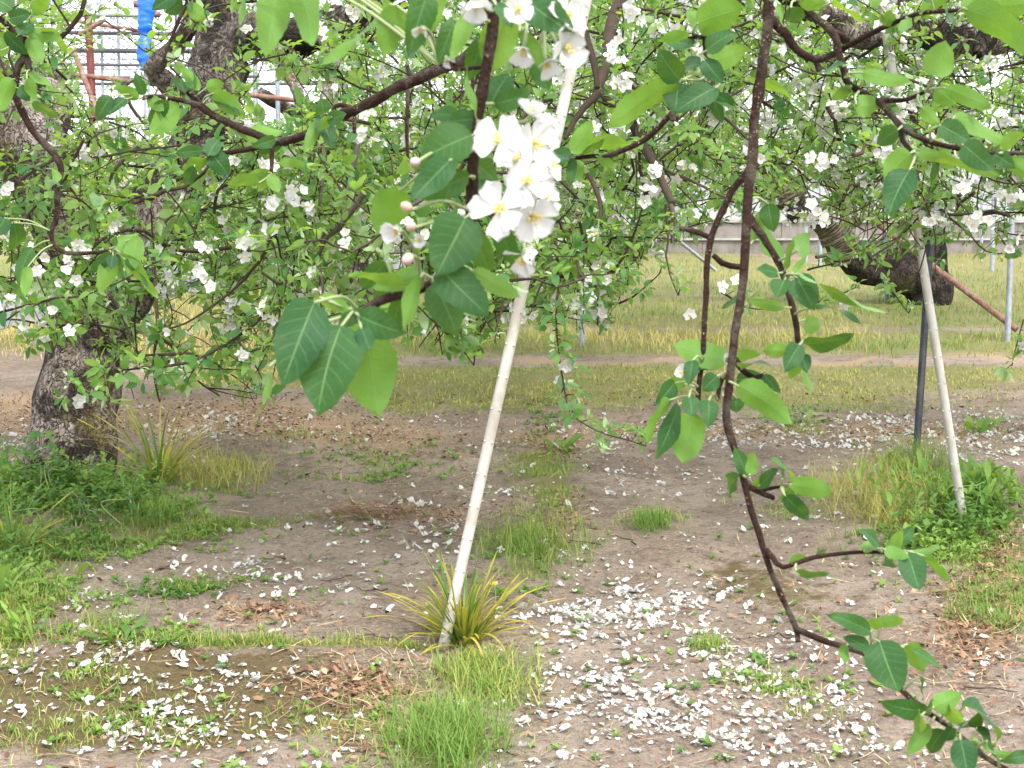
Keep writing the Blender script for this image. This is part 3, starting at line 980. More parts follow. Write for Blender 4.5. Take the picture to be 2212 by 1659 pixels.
# straw, dead leaf scraps
mb = MB()
xy = sample(11000, lambda x, y: np.clip(straw_amount(x, y), 0, 1) * (y > 760) + 0.03 * (y > 900), (-350, 2560, 760, 1760))
b = GZ(xy[:, 0], xy[:, 1]) + [0, 0, 0.006]
az = R.random(len(b)) * 6.28
T = np.stack([np.cos(az), np.sin(az), R.normal(0, 0.18, len(b))], 1)
leaves(mb, b, T, np.array([[0, 0, 1.0]]) + R.normal(0, 0.2, (len(b), 3)), R.uniform(0.03, 0.11, len(b)), R.uniform(0.002, 0.004, len(b)), 2, 4, 0, R.uniform(-.3, .5, len(b)), 0, rnd=R.uniform(0.35, 1, len(b)), form='strap')
xy = sample(6500, lambda x, y: np.clip(straw_amount(x, y), 0, 1) ** 1.5 * (y > 850) + 0.012 * (y > 930), (-350, 2560, 850, 1760))
b = GZ(xy[:, 0], xy[:, 1]) + np.stack([0 * xy[:, 0], 0 * xy[:, 0], R.uniform(0.004, 0.02, len(xy))], 1)
az = R.random(len(b)) * 6.28
T = np.stack([np.cos(az), np.sin(az), R.normal(0, 0.25, len(b))], 1)
leaves(mb, b, T, np.array([[0, 0, 1.0]]) + R.normal(0, 0.4, (len(b), 3)), R.uniform(0.012, 0.038, len(b)), R.uniform(0.006, 0.017, len(b)), 3, 5, R.uniform(-.4, .5, len(b)), R.uniform(-.6, .7, len(b)), 0.06, rnd=np.clip(R.normal(0.28, 0.2, len(b)), 0, 0.8))
tag(mb.build('leaf_litter', LITTER), None, None, kind='stuff')

# small broad-leaved weeds as ground cover
WEEDZ = [(1100, 1400, 4000, 500, .007), (160, 1080, 240, 75, .5), (60, 1240, 110, 80, .4), (330, 1160, 150, 35, .3), (430, 1275, 120, 22, .5), (1985, 1150, 90, 70, .5), (2090, 1110, 90, 80, .5), (780, 1000, 160, 50, .18), (900, 1030, 120, 30, .12),
         (1100, 1250, 60, 40, .4), (300, 1520, 220, 80, .05), (1640, 1490, 130, 40, .05), (1700, 900, 80, 16, .5), (1180, 900, 50, 60, .3), (380, 1390, 40, 20, .4), (840, 1555, 120, 40, .08), (240, 1390, 90, 20, .3)]
xy = sample(3300, lambda x, y: np.clip(blobs(x, y, WEEDZ), 0, 1) * (0.06 + 0.94 * clump(x, y)), (-250, 2400, 860, 1700))
b = GZ(xy[:, 0], xy[:, 1])
big = blobs(xy[:, 0], xy[:, 1], [(160, 1060, 240, 75, 1), (60, 1240, 110, 80, .8), (1985, 1150, 90, 70, .9), (2090, 1110, 90, 80, 1.0)])
H = (0.008 + 0.16 * np.clip(big, 0, 1) * R.random(len(b)) ** 1.6)
top = b + np.stack([R.normal(0, 0.3, len(b)) * H, R.normal(0, 0.3, len(b)) * H, H], 1)
mb = MB()
strips(mb, b, top, 0.0016, 0.3, 1)
n_ = 6
az = (R.random(len(b))[:, None] * 6.28 + np.arange(n_) * 2 * pi / n_ + R.normal(0, 0.3, (len(b), n_))).ravel()
le = R.uniform(0.5, 1.45, len(az))
T = np.stack([np.cos(az) * np.sin(le), np.sin(az) * np.sin(le), np.cos(le)], 1)
N = np.stack([-np.cos(az) * np.cos(le), -np.sin(az) * np.cos(le), np.sin(le)], 1)
bb = np.repeat(top, n_, 0) - np.stack([0 * az, 0 * az, np.repeat(H, n_) * np.tile(np.arange(n_) / n_ * 0.7, len(b))], 1)
L = np.repeat(R.uniform(0.012, 0.028, len(b)) * (1 + 0.9 * np.clip(big, 0, 1)), n_) * R.uniform(0.7, 1.2, len(az))
leaves(mb, bb, T, N, L, L * R.uniform(0.38, 0.6, len(az)), 3, 4, 0.25, 0.35, 0.03, rnd=np.clip(np.repeat(np.clip(1.6 * (fbm(b * [2.5, 2.5, 1], 3, 71) - 0.5) + R.random(len(b)) * 0.8, 0, 0.9), n_) + R.normal(0, 0.08, len(az)), 0, 1), m=0)
tag(mb.build('weeds', [WEED, STALK]), None, None, kind='stuff')


# ------------------------------------------------------------------ plants one can count
def strap_plant(x, y, n, L, label, spread=0.9, dry=(0.05, 0.75), wd=0.012, seed=1):
    rg = np.random.default_rng(seed)
    c = GZ(x, y)
    root = empty('strap_leaf_plant', c, label, 'plant', 'yellowing strap leaved clumps')
    for part, lo, hi, cnt, tilt in (('upright_leaves', dry[0], dry[1] * 0.75, int(n * 0.55), 0.45), ('drooping_leaves', dry[1] * 0.6, 1.0, int(n * 0.45), 1.05)):
        mb = MB()
        az = rg.random(cnt) * 6.28
        le = np.clip(np.abs(rg.normal(0.6 * tilt, 0.3 * spread, cnt)), 0.05, 1.3)
        T = np.stack([np.cos(az) * np.sin(le), np.sin(az) * np.sin(le), np.cos(le)], 1)
        N = np.stack([-np.cos(az) * np.cos(le), -np.sin(az) * np.cos(le), np.sin(le)], 1)
        b = c + np.stack([np.cos(az) * rg.uniform(0, 0.05, cnt), np.sin(az) * rg.uniform(0, 0.05, cnt), np.full(cnt, -0.01)], 1)
        leaves(mb, b, T, N, L * rg.uniform(0.55, 1.1, cnt), wd * rg.uniform(0.6, 1.2, cnt), 3, 12, 0.35, rg.uniform(0.15, 0.75, cnt) * (1 if tilt < 0.6 else 1.25), 0.004, rnd=rg.uniform(lo, hi, cnt), form='strap', bend=rg.normal(0, 0.10, cnt))
        mb.build(part, STRAP, root)
    return root


strap_plant(1000, 1390, 150, 0.29, 'yellowing strap leaved clump at the foot of the white pole', seed=3)
strap_plant(345, 1040, 70, 0.42, 'tall yellow green strap leaved clump beside the old trunk', 0.7, seed=4)
strap_plant(25, 1195, 40, 0.30, 'upright green strap leaved clump at the edge beyond the weeds', 0.5, (0.0, 0.5), seed=5)

d0 = GZ(1068, 1322)
dn = empty('dandelion', d0, 'small yellow dandelion flower beside the strap leaves', 'flower')
mb = MB()
tube(mb, smooth_line([d0, d0 + [0.004, 0, 0.05], d0 + [-0.002, -0.004, 0.085]], 0.01), 0.0018, 5, 0, 0.3)
mb.build('stem', STALK, dn)
mb = MB()
hc = d0 + np.array([-0.002, -0.004, 0.087])
for ring, (q_, ln_) in enumerate(((0.2, .008), (0.7, .013), (1.15, .017))):
    az = np.arange(24) * 2 * pi / 24 + ring
    T = np.stack([np.cos(az) * sin(q_), np.sin(az) * sin(q_), np.full(24, cos(q_))], 1)
    leaves(mb, np.repeat(hc[None], 24, 0), T, np.stack([-np.cos(az) * cos(q_), -np.sin(az) * cos(q_), np.full(24, sin(q_))], 1), ln_, 0.0032, 2, 4, 0, 0.3, 0, form='strap')
mb.build('flower_head', YELLOW, dn)


def leafy_plant(name, x, y, label, cat, n, L, wr, tilt, group=None, h=0.0, seed=1, form='spoon', mat=None, dry=None, sp=0.03):
    rg = np.random.default_rng(seed)
    c = GZ(x, y)
    root = empty(name, c, label, cat, group)
    az = rg.random(n) * 6.28
    le = np.clip(rg.normal(tilt, 0.28, n), 0.05, 1.5)
    T = np.stack([np.cos(az) * np.sin(le), np.sin(az) * np.sin(le), np.cos(le)], 1)
    N = np.stack([-np.cos(az) * np.cos(le), -np.sin(az) * np.cos(le), np.sin(le)], 1)
    zz = rg.uniform(0, 1, n) * h
    b = c + np.stack([rg.normal(0, sp, n), rg.normal(0, sp, n), zz], 1)
    LL = L * rg.uniform(0.5, 1.15, n)
    mb = MB()
    leaves(mb, b, T, N, LL, LL * wr * rg.uniform(0.8, 1.2, n), 3, 7, 0.25, rg.uniform(0.2, 0.8, n), 0.03, rnd=rg.uniform(0.2, 0.9, n) if dry is None else rg.uniform(*dry, n), form=form)
    mb.build('leaves', mat or WEED, root)
    if h:
        mb = MB()
        i = rg.choice(n, max(6, n // 6), replace=False)
        for q in i:
            tube(mb, smooth_line([c + np.array([b[q][0] - c[0], b[q][1] - c[1], -0.01]), b[q] * 0.5 + c * 0.5 + rg.normal(0, 0.01, 3) + [0, 0, h * .2], b[q] + T[q] * 0.01], 0.03), 0.0022, 4, 0, 0.3)
        mb.build('stems', STALK, root)
    return root


GW = 'broad leaved weeds in the soil'
leafy_plant('weed_plant', 2010, 1120, 'lush bright green weed clump hiding the foot of the thin white pole', 'plant', 170, 0.075, 0.36, 0.55, None, 0.16, 11, sp=0.12)
leafy_plant('weed_plant', 2125, 1105, 'tall bright green weed clump beside the thin white pole', 'plant', 150, 0.10, 0.32, 0.4, None, 0.15, 12, sp=0.08)
leafy_plant('weed_plant', 1950, 1040, 'green weed at the foot of the dark blue post', 'plant', 40, 0.14, 0.22, 0.4, None, 0.03, 13, sp=0.06)
leafy_plant('dock_plant', 60, 1385, 'upright grey green dock plant at the edge of the bare soil', 'plant', 18, 0.13, 0.18, 0.45, None, 0.0, 14)
leafy_plant('dock_plant', 262, 1400, 'spreading olive dock plant with petals fallen on it', 'plant', 26, 0.10, 0.26, 0.9, None, 0.0, 15, dry=(0, 0.4))
leafy_plant('dock_plant', 145, 1262, 'low broad dock plant beside the weeds', 'plant', 14, 0.09, 0.4, 1.0, None, 0.0, 16)
leafy_plant('dock_plant', 20, 1295, 'tall pale green mullein like plant at the edge', 'plant', 18, 0.18, 0.17, 0.3, None, 0.0, 17, dry=(0.8, 1.0))
leafy_plant('seedling', 985, 992, 'lone green seedling on the bare track behind the white pole', 'plant', 6, 0.09, 0.35, 0.7, None, 0.0, 18)
leafy_plant('seedling', 800, 1478, 'tiny green seedling on the dead leaves', 'plant', 3, 0.05, 0.5, 0.4, None, 0.0, 19)
leafy_plant('weed_plant', 1215, 975, 'bright weed with broad leaves among brown straw', 'plant', 16, 0.11, 0.35, 0.6, None, 0.0, 20)
leafy_plant('weed_plant', 1700, 905, 'low green weed patch behind the hanging branch', 'plant', 40, 0.10, 0.3, 0.9, None, 0.0, 22, sp=0.12)
leafy_plant('weed_plant', 2115, 935, 'pale leaved weed among the thick fallen petals', 'plant', 18, 0.12, 0.35, 0.6, None, 0.0, 23)
leafy_plant('nettle_plant', 90, 1075, 'dark green leafy weed growing against the old trunk', 'plant', 90, 0.055, 0.55, 1.0, None, 0.22, 24, 'apple', LEAFC, (0, 0.5), 0.09)
leafy_plant('nettle_plant', 285, 1100, 'thin stemmed green weed between trunk and strap leaves', 'plant', 60, 0.05, 0.5, 1.0, None, 0.20, 25, 'apple', LEAFC, (0.2, 0.7), 0.09)
leafy_plant('nettle_plant', 20, 1050, 'dark bushy weed beyond the trunk at the edge', 'plant', 110, 0.05, 0.55, 1.0, None, 0.20, 26, 'apple', LEAFC, (0.1, 0.6), 0.11)
leafy_plant('nettle_plant', 175, 1120, 'low dense green weed in front of the old trunk', 'plant', 120, 0.04, 0.55, 1.0, None, 0.12, 27, 'apple', LEAFC, (0.1, 0.7), 0.12)


def tuft(x, y, n, L, label, dry, seed, sp=0.03, lean=0.6, w=0.003):
    c = GZ(x, y)
    mb = MB()
    q = np.random.default_rng(seed)
    b = c + np.stack([np.clip(q.normal(0, sp, n), -1.7 * sp, 1.7 * sp), np.clip(q.normal(0, sp * 1.4, n), -2.2 * sp, 2.2 * sp), np.zeros(n)], 1)
    blades(mb, b, L * q.uniform(0.5, 1.1, n), w, q.uniform(*dry, n), lean)
    return tag(mb.build('grass_tuft', GRASS), label, 'grass tuft', 'single grass tufts')


tuft(1410, 1152, 160, 0.13, 'spiky low green grass tuft alone on the bare track', (0, 0.3), 1, 0.04, 1.0)
tuft(965, 1630, 620, 0.16, 'thick bluish green grass tuft at the bottom edge', (0, 0.2), 2, 0.085, 0.45)
tuft(1050, 1490, 700, 0.11, 'olive grass tuft in front of the strap leaves', (0.15, 0.55), 3, 0.085, 0.7)
tuft(1150, 1195, 500, 0.12, 'green grass tuft behind the dandelion in the middle strip', (0.1, 0.45), 4, 0.12, 0.6)
tuft(1905, 1085, 700, 0.22, 'yellow straw coloured grass tuft beside the lush weeds', (0.4, 0.9), 5, 0.16, 0.5)
tuft(1945, 1130, 200, 0.16, 'golden yellow grass tuft against the lush weeds', (0.5, 0.75), 6, 0.06, 0.7)
tuft(1990, 1010, 300, 0.22, 'tall green grass tuft round the foot of the dark post', (0.1, 0.45), 7, 0.08, 0.35)
tuft(470, 1030, 380, 0.17, 'dry yellow grass tuft beyond the strap leaves', (0.4, 0.85), 8, 0.13, 0.5)
tuft(350, 1120, 260, 0.16, 'soft green grass tuft in front of the tall strap leaves', (0.05, 0.35), 9, 0.07, 0.7)
tuft(2150, 1345, 240, 0.10, 'fresh green grass tuft on the straw at the edge', (0.05, 0.3), 10, 0.07, 0.6)
tuft(1530, 1425, 120, 0.07, 'tiny green grass tuft among white petals', (0.1, 0.4), 11, 0.035, 0.8)
tuft(215, 1375, 260, 0.09, 'short green grass tuft beside the olive dock', (0.15, 0.4), 12, 0.07, 0.7)

# crumbs of soil and small stones
mb = MB()
xy = sample(5200, lambda x, y: 0.3 + 0.7 * sstep(fbm(G(x, y) * [3, 3, 1], 3, 81), 0.4, 0.65), (-250, 2450, 930, 1720))
b = GZ(xy[:, 0], xy[:, 1])
oc = np.array([[1, 0, 0], [-1, 0, 0], [0, 1, 0], [0, -1, 0], [0, 0, 1], [0, 0, -1.0]])
rr = 0.0025 + 0.009 * R.random(len(b)) ** 4
v = b[:, None] + oc[None] * rr[:, None, None] * R.uniform(0.6, 1.3, (len(b), 6, 3)) * [1, 1, 0.7]
f = np.array([[0, 2, 4], [2, 1, 4], [1, 3, 4], [3, 0, 4], [2, 0, 5], [1, 2, 5], [3, 1, 5], [0, 3, 5]])
mb.add(v.reshape(-1, 3), (f[None] + (np.arange(len(b)) * 6)[:, None, None]).reshape(-1, 3))
tag(mb.build('gravel', SOIL), None, None, kind='stuff')

# matted dead grass, fallen twigs
c0 = GZ(775, 1118)
mb = MB()
n_ = 500
b = c0 + np.stack([R.normal(0, 0.11, n_), R.normal(0, 0.06, n_), np.abs(R.normal(0, 0.018, n_)) + 0.006], 1)
az = R.normal(0, 0.5, n_)
leaves(mb, b, np.stack([np.cos(az), np.sin(az), R.normal(0, 0.2, n_)], 1), np.array([[0, 0, 1.0]]) + R.normal(0, .3, (n_, 3)), R.uniform(0.05, 0.13, n_), 0.003, 2, 4, 0, R.uniform(-.2, .7, n_), 0, rnd=R.uniform(0.05, 0.75, n_), form='strap')
tag(mb.build('dead_grass_mat', LITTER), 'matted clump of dead brown grass on the wheel track', 'dead grass')
TW = [(840, 1290, 760, 1283, 'thin dark fallen twig across the track beside a white pole'), (620, 1205, 560, 1216, 'short fallen twig beside a row of petals'), (1300, 1190, 1170, 1172, 'fallen twig through the green middle strip'),
      (760, 1250, 690, 1262, 'grey fallen twig on bare soil near the dead grass mat'), (330, 1235, 420, 1225, 'fallen twig below the trunk weeds'), (1720, 1412, 1640, 1395, 'reddish fallen twig under the hanging branch'),
      (1990, 1190, 1880, 1212, 'thin fallen twig behind the leafy side shoot'), (2070, 1500, 2200, 1510, 'thin twig lying on pale soil beyond the branch tip'), (860, 1395, 790, 1400, 'dark twig lying against the grass strip'),
      (1380, 1195, 1330, 1180, 'tiny pale twig beside the spiky tuft'), (1900, 1275, 1875, 1290, 'pale bent dead stalk on the mossy soil')]
for i, (xa, ya, xb, yb_, lab) in enumerate(TW):
    a, b = GZ(xa, ya) + [0, 0, .006], GZ(xb, yb_) + [0, 0, .008]
    q = a + (b - a) * np.linspace(0, 1, 7)[:, None] + R.normal(0, 0.008, (7, 3)) * [1, 1, 0.4] + [0, 0, .004]
    mb = MB()
    tube(mb, smooth_line(q, 0.015), np.linspace(0.0035, 0.0014, len(smooth_line(q, 0.015))), 5, 0, 0.5)
    tag(mb.build('fallen_twig', CTWIG), lab, 'twig', 'twigs fallen on the soil')

# ------------------------------------------------------------------ fallen petals and blossoms
PET = [(1300, 1325, 120, 38, 1.0), (1330, 1320, 60, 18, 1.2), (1380, 1330, 260, 90, .35), (1250, 1370, 130, 35, .6), (1480, 1440, 220, 60, .42), (1250, 1470, 130, 35, .35), (1600, 1560, 260, 90, .3), (1300, 1580, 200, 80, .2),
       (460, 1220, 160, 26, .7), (540, 1215, 60, 14, .8), (560, 1260, 110, 26, .3), (180, 1310, 100, 40, .4), (520, 1470, 130, 24, .75), (390, 1480, 200, 50, .22), (350, 1580, 220, 70, .2), (170, 1435, 180, 40, .2), (600, 1590, 240, 60, .16),
       (860, 1160, 130, 34, .6), (900, 1190, 70, 18, .5), (800, 1230, 200, 50, .16), (1100, 1060, 120, 30, .4), (1400, 1040, 130, 22, .7), (1380, 1065, 60, 14, .5), (1750, 1090, 120, 20, .7), (1800, 1120, 60, 14, .7), (1600, 1060, 220, 30, .35),
       (1750, 945, 240, 24, .55), (2130, 950, 110, 34, 1.1), (1500, 930, 160, 20, .5), (1950, 920, 200, 20, .4), (520, 905, 150, 20, .55), (450, 935, 80, 12, .7), (380, 890, 120, 20, .3), (50, 935, 120, 40, .55), (700, 925, 200, 30, .25),
       (900, 1100, 120, 24, .3), (1180, 1210, 80, 30, .3), (1750, 1480, 180, 50, .25), (1700, 1620, 260, 50, .25), (2100, 1450, 160, 60, .08), (1250, 960, 120, 30, .25), (1560, 1290, 100, 40, .25), (120, 1290, 60, 14, .6)]
drift = lambda x, y: 0.42 + 0.9 * sstep(fbm(G(x, y) * [4.5, 4.5, 1], 3, 51), 0.45, 0.68)
den = lambda x, y: drift(x, y) * (np.clip(blobs(x, y, PET) * 0.62, 0, 0.66) * np.where((y < 1020) & (x > 1300), 1.5, 1) * np.clip((y - 500) / 900, 0.3, 1) * np.where(y < 1020, 5.0, 1) + 0.02 * (y > 880))
pool = {'fallen_blossom': [], 'fallen_petal': []}
for kind in pool:
    for kk in range(6):
        mb = MB()
        if kind == 'fallen_petal':
            rg = np.random.default_rng(kk)
            flower(mb, (0, 0, 0.001), (0, 0, 1), 0.0185, False, 0.15, rg, 4, 0, 0.0)
            mb.v[0] = mb.v[0] + np.array([0, 0, 0.001 - mb.v[0][:, 2].min()])
        else:
            rg = np.random.default_rng(kk + 20)
            flower(mb, (0, 0, 0.006), nrm([rg.normal(0, .3), rg.normal(0, .3), 1 if kk % 3 else -1]), 0.0185, False, 0.45, rg, (0, 1, 0, 2, 1, 0)[kk], 0, None, 0.3)
            if kk % 3:
                stamens(mb, (0, 0, 0.006), (0, 0, 1), 0.018, rg, 7, 1)
            z = min(v[:, 2].min() for v in mb.v)
            mb.v = [v - [0, 0, z - 0.001] for v in mb.v]
        pool[kind].append((mb, mb.mesh(kind, [PETAL, STAMEN])))
rest = MB()
for kind, cnt in (('fallen_blossom', 2300), ('fallen_petal', 3900)):
    xy = sample(cnt, den, (-250, 2450, 860, 1720))
    xy = xy[np.argsort(-xy[:, 1])]
    inview = (xy[:, 0] > 0) & (xy[:, 0] < 2212) & (xy[:, 1] < 1665)
    xy = np.concatenate([xy[inview], xy[~inview]])
    g = GZ(xy[:, 0], xy[:, 1]) + np.stack([np.zeros(len(xy)), np.zeros(len(xy)), R.uniform(0, 0.007, len(xy))], 1)
    for i, c in enumerate(g):
        mbp, me = pool[kind][i % 6]
        s_, a_ = R.uniform(0.5, 1.12), R.random() * 6.28
        tx, ty = R.normal(0, 0.32, 2)
        if i < 300:
            o = bpy.data.objects.new(kind, me)
            SC.collection.objects.link(o)
            o.location = c
            o.rotation_euler = (tx, ty, a_)
            o.scale = (s_, s_, s_)
            tag(o, 'white fallen apple blossom lying face open on the orchard soil' if kind == 'fallen_blossom' else 'single white fallen petal lying on the orchard soil', 'blossom' if kind == 'fallen_blossom' else 'petal',
                'blossoms fallen on the soil' if kind == 'fallen_blossom' else 'single petals fallen on the soil')
        else:
            ca, sa = cos(a_), sin(a_)
            M = np.array([[ca, -sa, 0], [sa, ca, 0], [-ty, tx, 1]]) * s_
            k0 = 0
            for v, f, n, a, m in zip(mbp.v, mbp.f, mbp.n, mbp.a, mbp.m):
                rest.add(v @ M.T + c, f.reshape(len(n), -1) - k0, a, int(m[0]))
                k0 += len(v)
tag(rest.build('fallen_petals', [PETAL, STAMEN]), None, None, kind='stuff')

# ------------------------------------------------------------------ trees: trunks and limbs seen in the photograph, crowns grown along branches
NEARB = np.array([(-400, 640), (0, 690), (60, 735), (140, 790), (200, 860), (250, 900), (300, 850), (380, 830), (470, 850), (560, 870), (600, 800), (680, 720), (760, 690), (860, 715), (940, 760), (1040, 785), (1075, 760), (1090, 690), (1150, 690), (1200, 720), (1290, 715),
                  (1340, 650), (1400, 540), (1480, 510), (1600, 500), (1700, 510), (1800, 510), (1900, 560), (1990, 680), (2060, 500), (2120, 530), (2212, 530), (2700, 520)], float)
FARB = np.array([(-400, 470), (0, 500), (60, 470), (100, 560), (350, 610), (450, 575), (700, 560), (900, 590), (1100, 590), (1250, 640), (1330, 560), (1400, 500), (1480, 445), (1600, 420), (1700, 420), (1800, 460), (1900, 500), (2050, 430), (2120, 450), (2212, 450), (2700, 450)], float)
THIN = [(170, 830, 80, 100, .3), (430, 690, 110, 50, .5), (820, 740, 110, 50, .4), (470, 110, 60, 90, .15), (425, 300, 45, 90, .25), (610, 74, 110, 30, .7), (30, 290, 60, 50, .5), (120, 440, 45, 70, .3), (1690, 530, 150, 50, .6), (2140, 520, 90, 55, .6), (1560, 500, 90, 50, .5), (270, 95, 190, 120, .62), (620, 205, 75, 55, .9), (590, 245, 60, 40, .6), (955, 205, 60, 45, .55), (215, 190, 60, 90, .5), (470, 130, 60, 90, .25), (440, 240, 50, 90, .2), (660, 75, 90, 28, .6), (2130, 80, 90, 28, .9),
        (1720, 425, 60, 26, .7), (1765, 470, 70, 40, .2), (2150, 430, 60, 34, .7), (60, 300, 70, 60, .55), (185, 820, 75, 110, .72), (40, 690, 60, 40, .85), (420, 660, 60, 22, .6), (1800, 510, 90, 55, .65), (1880, 640, 130, 50, .9), (50, 570, 60, 60, .5), (2000, 560, 110, 40, .6), (100, 770, 60, 40, .8)]


def keep(p, bound, rg):
    x, y, d = V(p)
    lim = np.interp(x, bound[:, 0], bound[:, 1])
    pr = 1 - np.clip(blobs(x, y, THIN), 0, 0.97)
    pr = pr * (1 - 0.28 * sstep(y, 500, 700) * (d < 6.6))
    return (y < lim + 25 * (rg.random(len(x)) - 0.7)) & (rg.random(len(x)) < pr) & (d > 3.7) & (p[:, 2] > 0.25)


def wander(p, d, L, n, rg, wob, pull):
    """A crooked branch of n points from p."""
    out = [np.asarray(p, float)]
    d = nrm(d)
    for i in range(n - 1):
        d = nrm(d + rg.normal(0, wob, 3) + np.array([0, 0, pull]))
        out.append(out[-1] + d * L / (n - 1))
    return np.array(out)


def rosette(mb, p, ax, rg, size, lod, nleaf=(5, 10), wide=0.58, pale=0.0, droop=0.0):
    n = rg.integers(*nleaf)
    ax = nrm(nrm(ax) + np.array([0, 0, 0.55]) + rg.normal(0, 0.25, 3))
    ref = nrm(cross(ax, rg.normal(0, 1, 3)))
    r2 = cross(ax, ref)
    az = np.arange(n) * 2.4 + rg.random() * 6.28
    le = rg.uniform(0.35, 1.55, n) + droop
    T = ax * np.cos(le)[:, None] + (ref * np.cos(az)[:, None] + r2 * np.sin(az)[:, None]) * np.sin(le)[:, None]
    T = nrm(T - np.array([0, 0, 1.0]) * rg.uniform(0, 0.55, n)[:, None])
    N = ax * np.sin(le)[:, None] - (ref * np.cos(az)[:, None] + r2 * np.sin(az)[:, None]) * np.cos(le)[:, None]
    N = N + np.array([0, 0, 0.5]) + rg.normal(0, 0.3, (n, 3))
    L = size * rg.uniform(0.55, 1.2, n)
    young = rg.random(n) < 0.27 + pale
    L = np.where(young, L * 0.55, L)
    b = p + T * (size * rg.uniform(0.12, 0.42, n))[:, None]
    rn = np.where(young, rg.uniform(0.82, 1, n), np.clip(rg.random() * 0.75 + rg.normal(0, 0.16, n), 0, 0.8))
    if lod < 2:
        strips(mb, np.repeat(p[None], n, 0), b, size * 0.028, 0.7, 1)
    leaves(mb, b, T, N, L, L * wide * rg.uniform(0.75, 1.1, n), 3, (6, 4, 4)[lod], rg.uniform(0.1, 0.55, n), rg.uniform(0.05, 0.8, n), 0.03, rnd=rn)


class Tree:
    def __init__(s, name, base, label, cat, group=None):
        s.root = empty(name, base, label, cat, group)
        s.wood, s.twig, s.leaf, s.bl = MB(), MB(), MB(), []

    def limb(s, name, pts, mat, sides=20, rough=0.22, freq=7, label=None, knots=0):
        q = smooth_line(pts, 0.04)
        mb = MB()
        r = q[:, 3].copy()
        rg = np.random.default_rng(int(abs(q[0, 0]) * 1000))
        for i in range(knots):
            c = rg.uniform(0.1, 0.95) * len(r)
            r = r * (1 + rg.uniform(.06, .2) * np.exp(-((np.arange(len(r)) - c) / rg.uniform(1.2, 3)) ** 2))
        tube(mb, q[:, :3], r, sides, 0, 0, rough, freq)
        o = mb.build(name, mat, s.root)
        if label:
            o['label'] = label
        return o

    def finish(s, twig_name='twigs', foliage=True, cap=100):
        if s.twig.v:
            s.twig.build(twig_name, CTWIG, s.root)
        if s.leaf.v and foliage:
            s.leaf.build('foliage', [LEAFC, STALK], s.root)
        if s.bl:
            def score(b):
                x, y, d = V(b[0])
                return (0 < x < 2212) * (0 < y < 1659) / d
            s.bl.sort(key=score, reverse=True)
            for b in s.bl[:cap]:
                mb = MB()
                flower_lo(mb, b[0], b[1], b[2])
                mb.build('blossom', [PETAL, STAMEN], s.root)
            mb = MB()
            for b in s.bl[cap:]:
                flower_lo(mb, b[0], b[1], b[2])
            if mb.v:
                o = mb.build('blossoms', [PETAL, STAMEN], s.root)
                o['kind'] = 'stuff'


def cluster(tree, p, ax, rg, n=None, rad=0.0235):
    n = rg.integers(2, 6) if n is None else n
    for i in range(n):
        o = nrm(rg.normal(0, 1, 3) + nrm(ax) * 0.5 - np.array([0, 0.8, -0.15]))
        tree.bl.append((p + o * rg.uniform(0.02, 0.045), nrm(o + rg.normal(0, 0.35, 3)), rad * rg.uniform(0.75, 1.1), rg.uniform(0.1, 0.9)))


def dress(tree, q, rg, size, lod, every, bound, pb, r=None, twigs=True, side_len=(0.12, 0.42), only_tip=False, wide=0.55):
    """Leaf rosettes, spurs and side twigs along a branch q."""
    L = np.concatenate([[0], np.cumsum(np.linalg.norm(np.diff(q, axis=0), axis=1))])
    t = np.gradient(q, axis=0)
    s = rg.uniform(0, every)
    spots = []
    while s < L[-1]:
        p = np.array([np.interp(s, L, q[:, i]) for i in range(3)])
        d = nrm(np.array([np.interp(s, L, t[:, i]) for i in range(3)]))
        spots.append((p, d))
        s += every * rg.uniform(0.6, 1.5)
    spots.append((q[-1], t[-1]))
    if not spots:
        return
    pp = np.array([a[0] for a in spots])
    ok = keep(pp, bound, rg) if bound is not None else np.ones(len(pp), bool)
    for (p, d), k in zip(spots, ok):
        if not k:
            continue
        o = nrm(cross(d, rg.normal(0, 1, 3)) + d * 0.5 + np.array([0, 0, 0.2]))
        e = p + o * rg.uniform(0.008, 0.035)
        strips(tree.twig, p, e, 0.005, 0.4)
        rosette(tree.leaf, e, o, rg, size, lod, wide=wide)
        x, y, _ = V(e)
        if rg.random() < (pb(x, y) if callable(pb) else pb):
            cluster(tree, e, o, rg)


